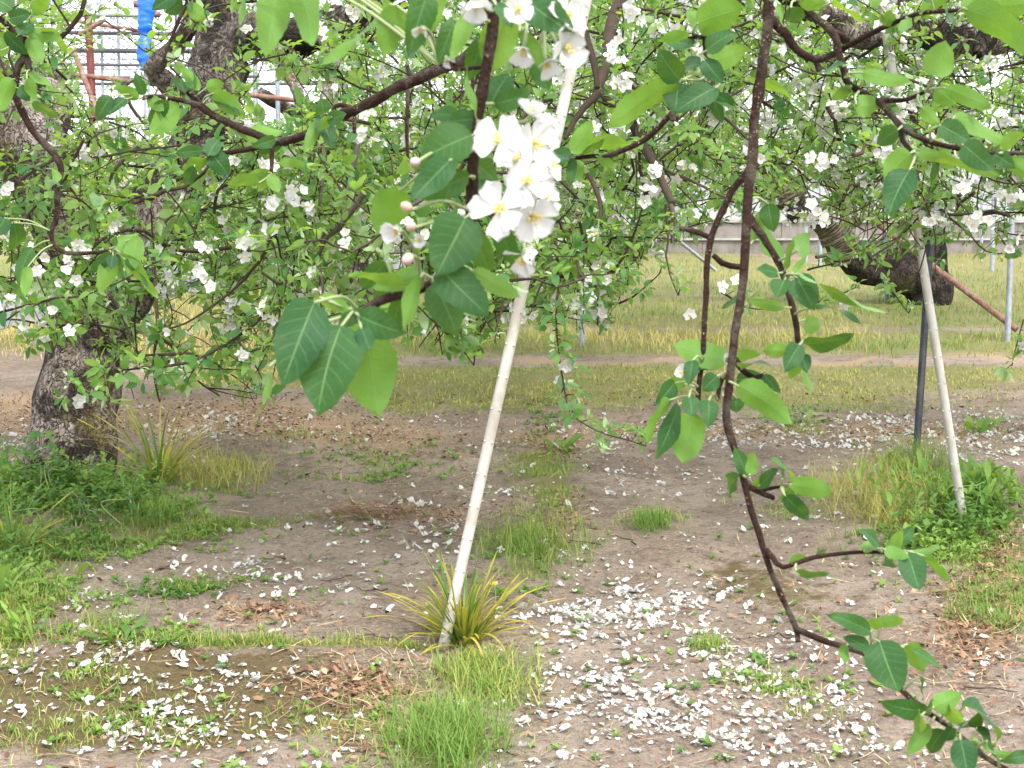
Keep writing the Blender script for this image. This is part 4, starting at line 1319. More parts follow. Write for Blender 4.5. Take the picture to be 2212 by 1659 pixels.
def crown(tree, n, xr, yr, dr, rg, size, lod, bound, pb, L=(0.5, 1.25), r0=0.0062, every=0.085, ntw=9, wide=0.55, dens=None):
    """Side branches scattered through the crown's volume, each with twigs, spurs and leaf rosettes."""
    nx = int(math.ceil(math.sqrt(n * (xr[1] - xr[0]) / max(1, (yr[1] - yr[0])))))
    ny = int(math.ceil(n / nx))
    for i in range(nx):
        for j in range(ny):
            x = xr[0] + (xr[1] - xr[0]) * (i + rg.random()) / nx
            y = yr[0] + (yr[1] - yr[0]) * (j + rg.random()) / ny
            d = rg.uniform(*dr)
            p = P(x, y, d)
            if not keep(p[None], bound, rg)[0] or (dens and rg.random() > dens(x, y)):
                continue
            az = rg.random() * 6.28
            l = rg.uniform(*L)
            q = wander(p, [cos(az), sin(az) * 0.8, rg.normal(0.0, 0.5)], l, 12, rg, 0.33, -0.03)
            q = smooth_line(q, 0.04)
            ok = keep(q, bound, np.random.default_rng(1))
            vx, vy, _ = V(q)
            bad = np.where(~(vy < np.interp(vx, bound[:, 0], bound[:, 1]) + 6) | (blobs(vx, vy, THIN) > rg.uniform(0.35, 0.8)))[0]
            if len(bad):
                q = q[:bad[0]]
            if len(q) < 5:
                continue
            rr = r0 * rg.uniform(0.7, 1.3) * np.linspace(1, 0.3, len(q))
            tube(tree.twig, q, rr, 6, 0, rg.random() * (0.9 if rr[0] > 0.008 else 0.3), 0.12, 25)
            dress(tree, q, rg, size, lod, every * 1.4, bound, pb, wide=wide)
            for k in range(int(ntw * l)):
                s = rg.integers(1, len(q))
                tdir = nrm(q[min(s + 1, len(q) - 1)] - q[s - 1])
                o = nrm(cross(tdir, rg.normal(0, 1, 3)) + tdir * 0.6 + np.array([0, 0, rg.choice([-0.35, 0.35])]))
                w = smooth_line(wander(q[s], o, rg.uniform(0.14, 0.5), 6, rg, 0.16, rg.choice([-0.06, 0.05])), 0.03)
                vx, vy, _ = V(w)
                okb = np.where(~(vy < np.interp(vx, bound[:, 0], bound[:, 1]) + 10) | (blobs(vx, vy, THIN) > rg.uniform(0.4, 0.9)))[0]
                if len(okb):
                    w = w[:okb[0]]
                if len(w) < 3:
                    continue
                tube(tree.twig, w, 0.0028 * np.linspace(1.1, 0.5, len(w)) * rg.uniform(0.7, 1.4), 5, 0, rg.random() * 0.3)
                dress(tree, w, rg, size, lod, every, bound, pb, wide=wide)


def px(pts, d0, d1, r0, r1=None, rpx=False):
    """Rows (x, y[, depth]) to world points with radii; depth and radius run from d0 to d1 and r0 to r1."""
    pts = np.asarray(pts, float)
    t = np.linspace(0, 1, len(pts))
    d = pts[:, 2] if pts.shape[1] > 2 else d0 + (d1 - d0) * t
    r = r0 + ((r0 if r1 is None else r1) - r0) * t
    return np.concatenate([P(pts[:, 0], pts[:, 1], d), r[:, None]], 1)


rg = np.random.default_rng(42)
# ---- the old apple tree with the thick flaking trunk
base = G(150, 1020)
dT = V(base)[2]
T1 = Tree('apple_tree', base, 'old apple tree with thick flaking trunk in the weeds by the road', 'tree', 'orchard trees')
tr = px([(148, 1040), (152, 1000), (158, 940), (165, 870), (176, 800), (192, 740), (206, 690), (212, 640)], dT, dT + 0.05, .2, .2)
tr[:, 3] = [.225, .195, .178, .17, .17, .175, .185, .18]
T1.limb('trunk', tr, BARK, 56, 0.16, 12, knots=3)
T1.limb('limb', px([(205, 720), (180, 640), (152, 540), (118, 440), (72, 350), (20, 275), (-50, 205), (-140, 130)], dT, dT - .5, .16, .105), BARK, 40, 0.25, 11, knots=8)
T1.limb('limb', px([(215, 710), (262, 620), (310, 520), (360, 430), (405, 350), (440, 270), (462, 190), (472, 110), (462, 20), (450, -60)], dT, dT + .7, .15, .10), BARKK, 40, 0.34, 11, knots=12)
T1.limb('limb', px([(462, 170), (500, 92), (560, 70), (630, 82), (700, 66), (770, 30), (850, -30)], dT + .6, dT + .2, .09, .06), BARKK, 32, 0.36, 13, knots=10)
T1.limb('limb', px([(92, 345), (120, 280), (118, 210), (88, 150), (60, 90)], dT - .2, dT + .2, .06, .045), BARK, 18, 0.25, 9, knots=4)
T1.limb('limb', px([(424, 300), (372, 190), (330, 150), (372, 108), (408, 60), (418, -10)], dT + .4, dT, .05, .035), BARK, 16, 0.2, 9, knots=3)
T1.limb('limb', px([(690, 70), (720, 110), (722, 160), (706, 215), (700, 260)], dT + .2, dT - .4, .045, .02), BARK, 14, 0.2, 9, knots=2)
T1.limb('limb', px([(560, 74), (610, 130), (640, 190), (652, 250)], dT + .3, dT - .5, .04, .018), BARK, 14, 0.2, 9, knots=2)
# moss-grown spur masses on the limbs
pbn = lambda x, y: 0.085 + 0.04 * (y > 480) + 0.03 * (y < 160)
mids = [  # thinner branches drawn where the photograph shows them: points, depth, radius, leaf spacing
    ([(385, 440), (345, 500), (332, 540), (334, 600), (338, 660), (340, 720)], 5.9, .013, .2), ([(302, 310), (274, 338), (246, 368), (238, 390)], 6.0, .012, .3),
    ([(786, 415), (736, 482), (715, 505), (690, 560)], 5.0, .011, .16), ([(700, 290), (698, 350), (694, 420), (690, 470)], 5.2, .010, .25), ([(775, 302), (754, 390), (738, 440), (735, 520)], 5.2, .010, .2),
    ([(690, 330), (655, 345), (648, 390), (648, 440)], 5.2, .009, .25), ([(246, 796), (369, 789), (446, 770), (510, 736), (562, 694), (597, 645), (618, 606), (686, 587)], 4.7, .0052, .07),
    ([(446, 770), (420, 800), (405, 832)], 4.7, .003, .06), ([(510, 736), (540, 780), (560, 820), (552, 850)], 4.7, .003, .07), ([(618, 606), (605, 660), (590, 720), (560, 760)], 4.75, .004, .07),
    ([(0, 675), (80, 650), (170, 632), (260, 600), (330, 560)], 4.9, .004, .09), ([(0, 700), (60, 668), (150, 640)], 4.9, .0035, .12), ([(340, 720), (332, 770), (335, 830), (345, 870)], 5.8, .006, .1),
    ([(600, 480), (560, 560), (480, 640), (400, 690), (340, 710)], 5.3, .006, .1), ([(60, 600), (120, 570), (190, 560), (250, 570)], 5.1, .005, .1), ([(690, 560), (700, 620), (695, 690)], 4.9, .006, .09), ([(700, 640), (740, 660), (800, 690), (880, 700)], 4.8, .004, .07),
    ([(880, 640), (930, 690), (980, 730), (1030, 790)], 4.6, .0032, .06), ([(930, 620), (960, 680), (1000, 720)], 4.6, .003, .06), ([(238, 800), (190, 840), (150, 855)], 4.8, .003, .07), ([(250, 800), (236, 850), (232, 890)], 4.8, .003, .08),
    ([(60, 560), (100, 640), (110, 690), (150, 720)], 5.0, .003, .09), ([(300, 640), (290, 720), (300, 790)], 5.2, .004, .08)]
for pts_, d_, r_, ev in mids:
    q = px(pts_, d_, d_ + rg.normal(0, .12), r_, r_ * 0.45)
    q = smooth_line(q, 0.03)
    q[:, :3] += np.cumsum(rg.normal(0, 0.002, (len(q), 3)), 0)
    tube(T1.twig, q[:, :3], q[:, 3], 7, 0, 0.65 if r_ > .008 else 0.25, 0.15, 25)
    dress(T1, q[:, :3], rg, 0.052, 0, ev, None, pbn)
for cx_, cy_, n_ in ((575, 490, 2), (742, 520, 3), (640, 415, 4), (585, 360, 3), (140, 596, 2), (75, 580, 2), (40, 575, 2), (112, 668, 1), (150, 714, 1), (160, 862, 2), (430, 530, 1), (375, 700, 1), (420, 580, 2), (450, 610, 2), (780, 288, 4), (690, 65, 2), (60, 545, 2), (930, 60, 2), (10, 410, 2), (500, 350, 2), (660, 440, 3), (595, 440, 3)):
    for z_ in range(n_):
        T1.bl.append((P(cx_ + rg.normal(0, 9), cy_ + rg.normal(0, 7), 4.62 + rg.normal(0, .02)), nrm([rg.normal(0, .5), -1, rg.normal(0.1, .5)]), 0.0225, .4))
crown(T1, 104, (-330, 1080), (-60, 860), (4.7, 6.3), rg, 0.052, 0, NEARB, pbn, ntw=7, every=0.095)
crown(T1, 92, (-330, 1000), (-120, 560), (6.3, 9.2), rg, 0.05, 1, NEARB, 0.10, L=(0.9, 1.9), ntw=8, every=0.095)
T1.finish()

# ---- the apple tree on the other side: its trunk stands beyond the picture's edge, limbs reach in
b2 = G(2560, 985)
d2 = V(b2)[2]
T2 = Tree('apple_tree', b2, 'apple tree reaching in with one thick grey limb above the thin white pole', 'tree', 'orchard trees')
tr = px([(2560, 1000), (2556, 900), (2545, 700), (2530, 500), (2500, 320), (2460, 190)], d2, d2 - .3, .2, .15)
T2.limb('trunk', tr, BARK, 30, 0.2, 6, knots=4)
T2.limb('limb', px([(2470, 220), (2380, 110), (2290, 75), (2212, 70), (2130, 82), (2055, 86), (1990, 66), (1930, 58), (1860, 76), (1780, 40), (1690, -20)], d2 - .3, 6.2, .10, .045), BARK, 22, 0.16, 8, knots=3)
T2.limb('limb', px([(2130, 80), (2118, 105), (2112, 118)], 6.55, 6.5, .05, .02), BARKD, 12, 0.3, 14)
T2.limb('limb', px([(1700, -30), (1560, -60), (1430, -50), (1346, 0), (1318, 66), (1310, 137), (1293, 202), (1350, 242), (1392, 318), (1420, 370), (1452, 440)], 6.2, 4.7, .03, .010), CTWIG, 12, 0.15, 20, knots=3)
T2.limb('limb', px([(1294, 200), (1262, 232), (1240, 262), (1220, 300)], 4.95, 4.9, .013, .007), CTWIG, 10, 0.15, 20)
T2.limb('limb', px([(1300, -60), (1262, 0), (1262, 63), (1284, 140), (1290, 190)], 5.2, 5.0, .018, .009), CTWIG, 10, 0.15, 20)
pbr = lambda x, y: 0.13 + 0.17 * (x > 1850) * (y < 420) + 0.05 * (x < 1700) * (y < 300)
mids = [([(1205, 640), (1200, 695), (1207, 758), (1215, 818), (1225, 871), (1250, 906), (1292, 930), (1345, 946), (1395, 962)], 4.6, .0036, .03), ([(1437, 440), (1440, 517), (1434, 552), (1444, 592), (1462, 639)], 4.8, .004, .11), ([(1338, 655), (1380, 634), (1425, 594)], 5.2, .004, .07),
        ([(1762, 555), (1821, 541), (1892, 520), (1983, 453), (2010, 400)], 5.5, .0065, .10), ([(1880, 557), (1930, 525), (1962, 490), (1970, 470)], 5.5, .004, .15), ([(1744, 583), (1793, 569), (1860, 550)], 5.6, .004, .08), ([(1560, 630), (1610, 660), (1660, 668)], 5.2, .004, .06),
        ([(1762, 655), (1800, 645), (1850, 622)], 5.3, .004, .07), ([(1200, 520), (1205, 580), (1203, 640)], 4.7, .005, .08), ([(1250, 480), (1270, 560), (1290, 640), (1290, 700)], 4.9, .005, .07), ([(1190, 560), (1170, 620), (1150, 680)], 4.8, .004, .07),
        ([(2212, 690), (2200, 740), (2190, 790)], 6.0, .003, .06), ([(1900, 600), (1940, 640), (1965, 672)], 5.6, .003, .06), ([(2050, 470), (2090, 500), (2130, 540), (2190, 545)], 5.9, .004, .07), ([(2105, 415), (2075, 440), (2055, 480)], 6.0, .007, .2),
        ([(1452, 440), (1462, 480), (1455, 520)], 4.7, .008, .15), ([(1400, 320), (1430, 360), (1520, 400), (1600, 440)], 5.0, .007, .12), ([(2080, 180), (2050, 250), (2030, 300)], 6.2, .010, .2), ([(1940, 280), (1900, 330), (1860, 380)], 6.2, .008, .15),
        ([(1640, 60), (1720, 110), (1800, 130)], 6.0, .009, .15), ([(1500, 220), (1560, 250), (1640, 330), (1680, 400)], 5.4, .007, .12)]
for pts_, d_, r_, ev in mids:
    q = smooth_line(px(pts_, d_, d_ + rg.normal(0, .12), r_, r_ * 0.45), 0.03)
    q[:, :3] += np.cumsum(rg.normal(0, 0.0018, (len(q), 3)), 0)
    tube(T2.twig, q[:, :3], q[:, 3], 7, 0, 0.5 if r_ > .006 else 0.2, 0.15, 25)
    dress(T2, q[:, :3], rg, 0.046, 0, ev, None, pbr)
for cx_, cy_, n_ in ((2105, 480, 6), (2180, 430, 3), (2190, 520, 2), (1352, 30, 4), (1335, 112, 5), (1345, 185, 4), (1782, 365, 6), (1762, 462, 4), (1152, 690, 2), (1190, 815, 1), (1505, 672, 1), (1590, 612, 2), (1290, 530, 2), (1300, 600, 2), (1265, 645, 2), (1920, 330, 2), (2000, 470, 2), (2070, 420, 2), (1280, 270, 2), (1420, 400, 2), (1900, 60, 3), (2150, 250, 2)):
    for z_ in range(n_):
        T2.bl.append((P(cx_ + rg.normal(0, 14), cy_ + rg.normal(0, 11), 4.72 + rg.normal(0, .03)), nrm([rg.normal(0, .5), -1, rg.normal(0.1, .5)]), 0.0235, .4))
crown(T2, 96, (1060, 2500), (-60, 720), (4.8, 6.6), rg, 0.045, 0, NEARB, pbr, ntw=7, every=0.095)
crown(T2, 80, (980, 2500), (-120, 600), (6.6, 9.4), rg, 0.045, 1, NEARB, pbr, L=(0.9, 1.8), ntw=8, every=0.095)
T2.finish()

# ---- rear trees
b3 = G(2310, 652)
d3 = V(b3)[2]
T3 = Tree('cherry_tree', G(2010, 655), 'dark trunked cherry tree with one pale ringed limb before the grey fence', 'tree', 'orchard trees')
d3 = V(G(2010, 655))[2]
T3.limb('trunk', px([(2008, 668), (2006, 640), (1996, 610), (1965, 592), (1925, 584), (1880, 578), (1845, 562), (1822, 535)], d3, d3 - .1, .22, .13), BARKD, 30, 0.3, 5, knots=4)
T3.limb('trunk_fork', px([(2010, 665), (2012, 600), (2014, 540), (2005, 470), (2000, 400), (1985, 320), (1990, 220), (1970, 120)], d3, d3 - .2, .17, .10), BARKD, 26, 0.25, 5, knots=4)
T3.limb('limb', px([(1828, 560), (1815, 520), (1790, 482), (1752, 452), (1712, 430), (1690, 400), (1660, 340)], d3 - .1, d3 - .5, .15, .10), BARKS, 28, 0.3, 9, knots=5)
T3.limb('limb', px([(1812, 490), (1842, 462), (1846, 432), (1830, 400), (1850, 330)], d3 - .2, d3, .12, .08), BARKS, 24, 0.3, 9, knots=4)
T3.limb('limb_stump', px([(1722, 450), (1716, 462), (1714, 470)], d3 - .5, d3 - .62, .07, .06), BARKD, 14, 0.1, 6)
T3.limb('limb', px([(1652, 300), (1648, 360), (1640, 400), (1600, 440)], d3 - .5, d3, .08, .04), BARKD, 16, 0.2, 7, knots=2)
crown(T3, 90, (1380, 2600), (-160, 500), (10.5, 15.5), rg, 0.052, 2, FARB, 0.42, L=(1.2, 2.6), r0=0.014, every=0.13, ntw=6, wide=0.45)
for i in range(150):                                # bloom thick along the ringed limb and round the trunk
    x, y = (rg.normal(1740, 55), rg.normal(470, 10)) if i < 26 else (rg.uniform(1560, 2000), rg.uniform(120, 470))
    cluster(T3, P(x, y, d3 - .55 + rg.normal(0, .1)) if i < 26 else P(x, y, rg.uniform(11, 14)), [0, -1, .4], rg, 5, 0.024)
T3.finish()

T4 = Tree('apple_tree', G(765, 650), 'leafy apple tree behind the old one, past the road edge', 'tree', 'orchard trees')
d4 = V(G(765, 650))[2]
T4.limb('trunk', px([(765, 662), (768, 610), (760, 560), (772, 500), (765, 440), (790, 380), (820, 300)], d4, d4, .19, .12), BARK, 20, 0.25, 6, knots=3)
T4.limb('limb', px([(766, 470), (720, 400), (690, 310), (640, 250), (560, 200)], d4, d4 - 1, .10, .05), BARK, 14, 0.25, 6, knots=3)
T4.limb('limb', px([(800, 350), (870, 290), (960, 240), (1060, 150)], d4, d4 - 1, .09, .05), BARK, 14, 0.25, 6, knots=3)
crown(T4, 62, (-300, 1080), (150, 560), (9.5, 13.5), rg, 0.055, 2, FARB, 0.22, L=(1.2, 2.4), r0=0.012, every=0.13, ntw=6)
T4.finish()
T5 = Tree('apple_tree', G(1262, 640), 'leafy white flowering apple tree behind the tall blossom branch', 'tree', 'orchard trees')
d5 = V(G(1262, 640))[2]
T5.limb('trunk', px([(1262, 650), (1258, 600), (1266, 540), (1255, 470), (1240, 400), (1250, 320)], d5, d5, .17, .11), BARK, 20, 0.25, 6, knots=3)
T5.limb('limb', px([(1250, 420), (1330, 330), (1420, 270), (1520, 200), (1600, 100)], d5, d5 - 1, .09, .04), BARK, 14, 0.25, 6, knots=3)
crown(T5, 62, (820, 1680), (-140, 600), (9.5, 14), rg, 0.052, 2, FARB, 0.34, L=(1.2, 2.4), r0=0.012, every=0.13, ntw=6)
T5.finish()
T6 = Tree('apple_tree', G(540, 605), 'pale green apple tree far behind the road', 'tree', 'orchard trees')
d6 = V(G(540, 605))[2]
T6.limb('trunk', px([(540, 612), (545, 560), (538, 500), (560, 420)], d6, d6, .2, .12), BARK, 16, 0.25, 6, knots=3)
crown(T6, 46, (330, 1300), (205, 560), (15, 21), rg, 0.07, 2, FARB, 0.3, L=(1.6, 3.2), r0=0.016, every=0.2, ntw=5, dens=lambda x, y: 1 - 0.75 * (y < 330) * (x < 700))
T6.finish()
b7 = np.array([6.6, WB + 3.2, 0.0])
T7 = Tree('cherry_tree', b7, 'white blossoming cherry tree beyond the grey fence', 'tree', 'orchard trees')
T7.limb('trunk', [[*b7, .2], [*(b7 + [0.05, 0, 1.2]), .16], [*(b7 + [-0.1, 0, 2.4]), .12]], BARKD, 14, 0.2, 6)
crown(T7, 60, (1300, 2600), (-160, 420), (21.5, 26), rg, 0.075, 2, FARB, 0.55, L=(1.8, 3.4), r0=0.018, every=0.22, ntw=5, wide=0.45)
T7.finish()

# ------------------------------------------------------------------ the branches hanging close to the camera
# strands: ([(x, y) ...], depth at start, depth at end, radius in view px at start, at end)
# leaves: base x, y, tip x, y, width (view px), side shown (d upper side, l underside), depth offset of base, of tip (cm)
def hanging(name, label, strands, table, seed, dref, cat='branch', group='branches hanging close by', stalks=True, flowers=(), buds=(), auto=(), size=0.07):
    rg = np.random.default_rng(seed)
    qs = []
    wood = MB()
    for pts_, da, db, ra, rb in strands:
        q = px(pts_, da, db, 1, 1)
        q[:, 3] = np.linspace(ra, rb, len(q)) * np.linspace(da, db, len(q)) / FPX
        q = smooth_line(q, 0.006)
        L = np.arange(len(q))
        q[:, :3] += (np.stack([noise(np.stack([L / 6.0, L * 0 + 7 * j, L * 0 + seed], 1), 3) for j in range(3)], 1) - 0.5) * q[:, 3:4] * 0.7
        sw = 1 + 0.22 * np.clip(noise(np.stack([L / 4.0, L * 0, L * 0 + seed], 1), 9) - 0.6, 0, 1) * 2.5
        tube(wood, q[:, :3], q[:, 3] * sw, 14, 0, 0.3, 0.24, 150)
        qs.append(q)
    allq = np.vstack(qs)
    root = empty(name, qs[0][0, :3], label, cat, group)
    wood.build('wood', TWIG, root)
    ax, ay, ad = V(allq[:, :3])
    rows = []
    for row in table:
        bx, by, tx, ty, w = row[:5]
        side = row[5] if len(row) > 5 else 'd'
        o1, o2 = (row[6], row[7]) if len(row) > 7 else (rg.uniform(-4, 1), rg.uniform(-5, 3))
        i = np.argmin((ax - bx) ** 2 + (ay - by) ** 2)
        rows.append((bx, by, tx, ty, w, side, ad[i] + o1 / 100, ad[i] + o2 / 100, i))
    for x, y, cnt, Lp in auto:                          # small leaf sprays at shoot tips
        i = np.argmin((ax - x) ** 2 + (ay - y) ** 2)
        a0 = rg.random() * 6.28
        for j in range(cnt):
            a = a0 + j * 2.4 + rg.normal(0, .3)
            l = Lp * rg.uniform(.55, 1.15)
            o = 0.28 * l
            cx, cy = x + cos(a) * o, y + sin(a) * o
            rows.append((cx, cy, cx + cos(a) * l * rg.uniform(.6, 1), cy + sin(a) * l * rg.uniform(.5, 1) + 0.15 * l, l * rg.uniform(.3, .6), rg.choice(['d', 'd', 'l']), ad[i] + rg.uniform(-.05, .05), ad[i] + rg.uniform(-.07, .07), i))
    for bx, by, tx, ty, w, side, db_, dt_, i in rows:
        b, t = P(bx, by, db_), P(tx, ty, dt_)
        T = t - b
        L = np.linalg.norm(T)
        wm = w * db_ / FPX
        ratio = wm / L
        tocam = nrm(CAM - (b + t) / 2)
        if side == 'l':
            tocam = -tocam
        tocam = nrm(tocam + np.array([0, 0, 0.35 if side == 'd' else 0.15]))
        N = nrm(tocam - nrm(T) * (tocam @ nrm(T)))
        roll = rg.normal(0, 0.30)
        S = cross(nrm(T), N)
        N = N * cos(roll) + S * sin(roll)
        if ratio < 0.3:                                 # seen edge-on
            roll = rg.choice([-1, 1]) * 0.95
            N2 = N * cos(roll) + cross(nrm(T), N) * sin(roll)
            N, wm = N2, wm / 0.62
        mb = MB()
        cu = rg.uniform(0.05, 0.55)
        leaves(mb, b, T + N * L * cu * 0.72, N, L * (1 + 0.25 * cu * cu) / 0.97, wm * 1.1, 9, 19, rg.uniform(0.08, 0.30), cu, 0.036, rnd=(rg.uniform(0.0, 0.55) if side == 'd' else rg.uniform(0.2, 0.95)) if w > 20 else rg.uniform(0.4, 0.9), serr=0.06, bend=rg.normal(0, 0.07))
        if stalks:
            n = allq[i, :3]
            g = b + nrm(T) * L * 0.02
            dist = np.linalg.norm(g - n)
            if dist < 0.16:
                mid = n * 0.5 + g * 0.5 - nrm(T) * dist * 0.12
                c = smooth_line([n, mid, g], 0.004)
                tube(mb, c, np.linspace(0.0013, 0.0009, len(c)), 6, 1, 0.55)
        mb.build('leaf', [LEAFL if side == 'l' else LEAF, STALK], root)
    for x, y, off, rpx, nx, ny, nz, cup, skip in flowers:
        i = np.argmin((ax - x) ** 2 + (ay - y) ** 2)
        d = ad[i] + off / 100
        c = P(x, y, d)
        n = nrm(AX * nx + AU * ny - AF * nz)
        r = rpx * d / FPX
        mb = MB()
        flower(mb, c, n, r, False, cup, rg, skip)
        ped = smooth_line([allq[i, :3], (allq[i, :3] + c) / 2 - n * r * 0.35 + [0, 0, 0.005], c - n * r * 0.22, c], 0.004)
        tube(mb, ped, 0.0011, 6, 1, 0.5)
        ball(mb, c - n * r * 0.10, r * 0.10, n, 1.3, 8, 6, 0.3, 1)
        f = mb.build('blossom', [PETAL, STALK], root)
        mb = MB()
        stamens(mb, c, n, r, rg)
        mb.build('stamens', STAMEN, f)
    for x, y, off, rpx, nx, ny, nz in buds:
        i = np.argmin((ax - x) ** 2 + (ay - y) ** 2)
        d = ad[i] + off / 100
        c = P(x, y, d)
        n = nrm(AX * nx + AU * ny - AF * nz)
        r = rpx * d / FPX
        mb = MB()
        ball(mb, c, r, n, 1.3, 14, 10, rg.random(), 0, 0.05)
        ped = smooth_line([allq[i, :3], (allq[i, :3] + c) / 2 - n * r + [0, 0, 0.006], c - n * r * 1.05], 0.004)
        tube(mb, ped, 0.0011, 6, 1, 0.5)
        mb.build('bud', [BUD, STALK], root)
    return root


# the blossoming branch in front of the white pole
D = 0.98
hanging('apple_branch', 'close apple branch with white star blossoms hanging before the white pole', [
    ([(1075, -90), (1068, 0), (1062, 70), (1047, 150), (1034, 220), (1024, 300), (1016, 390), (1013, 460), (1006, 530), (975, 585), (932, 612), (880, 632), (820, 650), (782, 676)], D, D, 13, 10),
    ([(1016, 330), (1050, 300), (1075, 290)], D, D - .02, 4, 3), ([(1014, 455), (1060, 462), (1100, 470)], D, D - .02, 4, 3), ([(1020, 300), (1010, 345), (985, 350)], D, D, 4, 3),
    ([(1068, 20), (1120, 40), (1180, 60)], D, D, 5, 3), ([(1050, 145), (985, 150), (950, 138)], D, D + .02, 5, 4)], [
    (1006, 470, 942, 590, 112, 'd', -5, -7), (1020, 292, 914, 346, 92, 'd', -3, -3), (972, 346, 890, 425, 62, 'd', -4, -6), (1015, 380, 905, 418, 48, 'd', -2, -3), (951, 579, 1042, 688, 84, 'd', -6, -7), (940, 612, 992, 718, 76, 'd', -2, -3),
    (1020, 584, 1124, 636, 44, 'l', -2, -2), (912, 590, 806, 618, 46, 'l', -2, 0), (836, 565, 778, 620, 44, 'd', -1, 1), (909, 597, 866, 712, 40, 'l', -5, -6), (776, 682, 868, 722, 64, 'd', -4, -5), (792, 676, 730, 698, 34, 'd', -3, -2), (780, 708, 800, 756, 40, 'd', -5, -6),
    (680, 650, 604, 824, 104, 'd', -6, -8), (738, 702, 682, 880, 132, 'd', -5, -7), (790, 738, 826, 888, 122, 'l', -3, -2), (582, 790, 568, 892, 16, 'l', -4, -5), (876, 606, 806, 644, 42, 'd', 1, 2), (750, 696, 838, 742, 60, 'l', 2, 3), (690, 642, 760, 668, 34, 'l', 1, 0), (870, 632, 842, 716, 36, 'd', 2, 3),
    (600, -60, 580, 122, 70, 'l', 3, 2), (630, -70, 680, 90, 80, 'l', 1, -1), (846, 6, 686, 142, 24, 'l', 2, 1), (858, 10, 824, 118, 60, 'l', 0, 1), (925, -20, 874, 112, 64, 'd', 0, 0), (945, -40, 934, 76, 46, 'l', 1, 2), (984, 42, 940, 132, 44, 'd', -2, -2), (1020, 24, 976, 128, 38, 'l', -3, -4), (1072, 10, 1104, 56, 34, 'd', -6, -7),
    (1130, -4, 1216, 82, 78, 'd', -5, -7), (1122, 66, 1172, 152, 36, 'l', -3, -3), (1160, 130, 1180, 196, 46, 'd', 1, 1), (1092, 36, 1068, 158, 84, 'l', 2, 3), (1060, 226, 1096, 160, 66, 'd', 1, 2), (1066, 224, 1146, 206, 44, 'd', 0, 1), (1032, 262, 1010, 150, 28, 'l', -3, -2), (1028, 256, 966, 268, 46, 'd', 1, 2), (1022, 262, 944, 300, 40, 'd', 2, 3),
    (520, -40, 516, 70, 26, 'l', 2, 2), (1046, 80, 1012, 175, 46, 'd', 3, 4), (1016, 430, 1060, 385, 50, 'd', 4, 5), (1020, 350, 1076, 390, 52, 'd', 4, 6), (1018, 500, 1062, 590, 52, 'd', 3, 5), (1070, 470, 1116, 588, 46, 'd', 2, 4), (1000, 420, 950, 392, 40, 'd', 3, 4),
    (866, 410, 820, 500, 78, 'l', 8, 9), (880, 620, 760, 590, 20, 'l', -2, -4), (1010, 560, 980, 640, 50, 'd', 1, 2), (1106, 30, 1080, 120, 40, 'd', 4, 5), (990, 250, 930, 245, 36, 'd', 3, 4)], 101, D,
    flowers=[(1112, 352, -5, 54, .1, .5, .9, .4, 0), (1182, 360, -3, 50, .8, .3, .5, .4, 0), (1170, 285, -3, 48, .6, .5, .6, .4, 0), (1078, 306, -9, 66, -.12, .15, 1, .25, 0), (1152, 310, -6, 63, .45, -.1, 1, .35, 0), (1136, 398, -8, 62, .25, .25, 1, .35, 0), (1078, 453, -10, 70, -.08, .05, 1, .22, 0), (1148, 468, -7, 66, .4, -.25, 1, .4, 0), (1146, 250, -4, 50, .3, .8, .35, .5, 0), (1170, 425, -4, 50, .7, .1, .6, .4, 0),
             (1130, 550, -5, 54, -.2, -.6, .2, .6, 1), (862, 500, -6, 42, -.5, -.2, .7, 1.3, 0), (1030, 2, -7, 48, -.1, -.8, .4, 1.0, 0), (1118, 24, -8, 44, .1, -.1, 1, .55, 0), (1218, 40, -6, 58, .6, .3, .7, .5, 0), (1216, 104, -6, 58, .6, -.3, .7, .6, 0), (1132, 100, -5, 50, -.2, -.9, .3, .9, 1), (1236, 4, -4, 54, .5, .6, .5, .6, 0), (1180, 130, -4, 44, .2, -.8, .4, .8, 1), (910, 62, -3, 28, -.2, -.6, .5, 1.2, 1), (965, 128, -4, 24, .2, -.5, .6, 1.2, 1), (905, 516, 0, 24, 0, -.4, 1, .8, 1)],
    buds=[(878, 447, -6, 11, -.7, .4, .3), (881, 559, -7, 12, -.5, -.5, .4), (897, 350, -5, 11, -.3, -.2, .9), (888, 490, -6, 11, .3, .3, .8)])

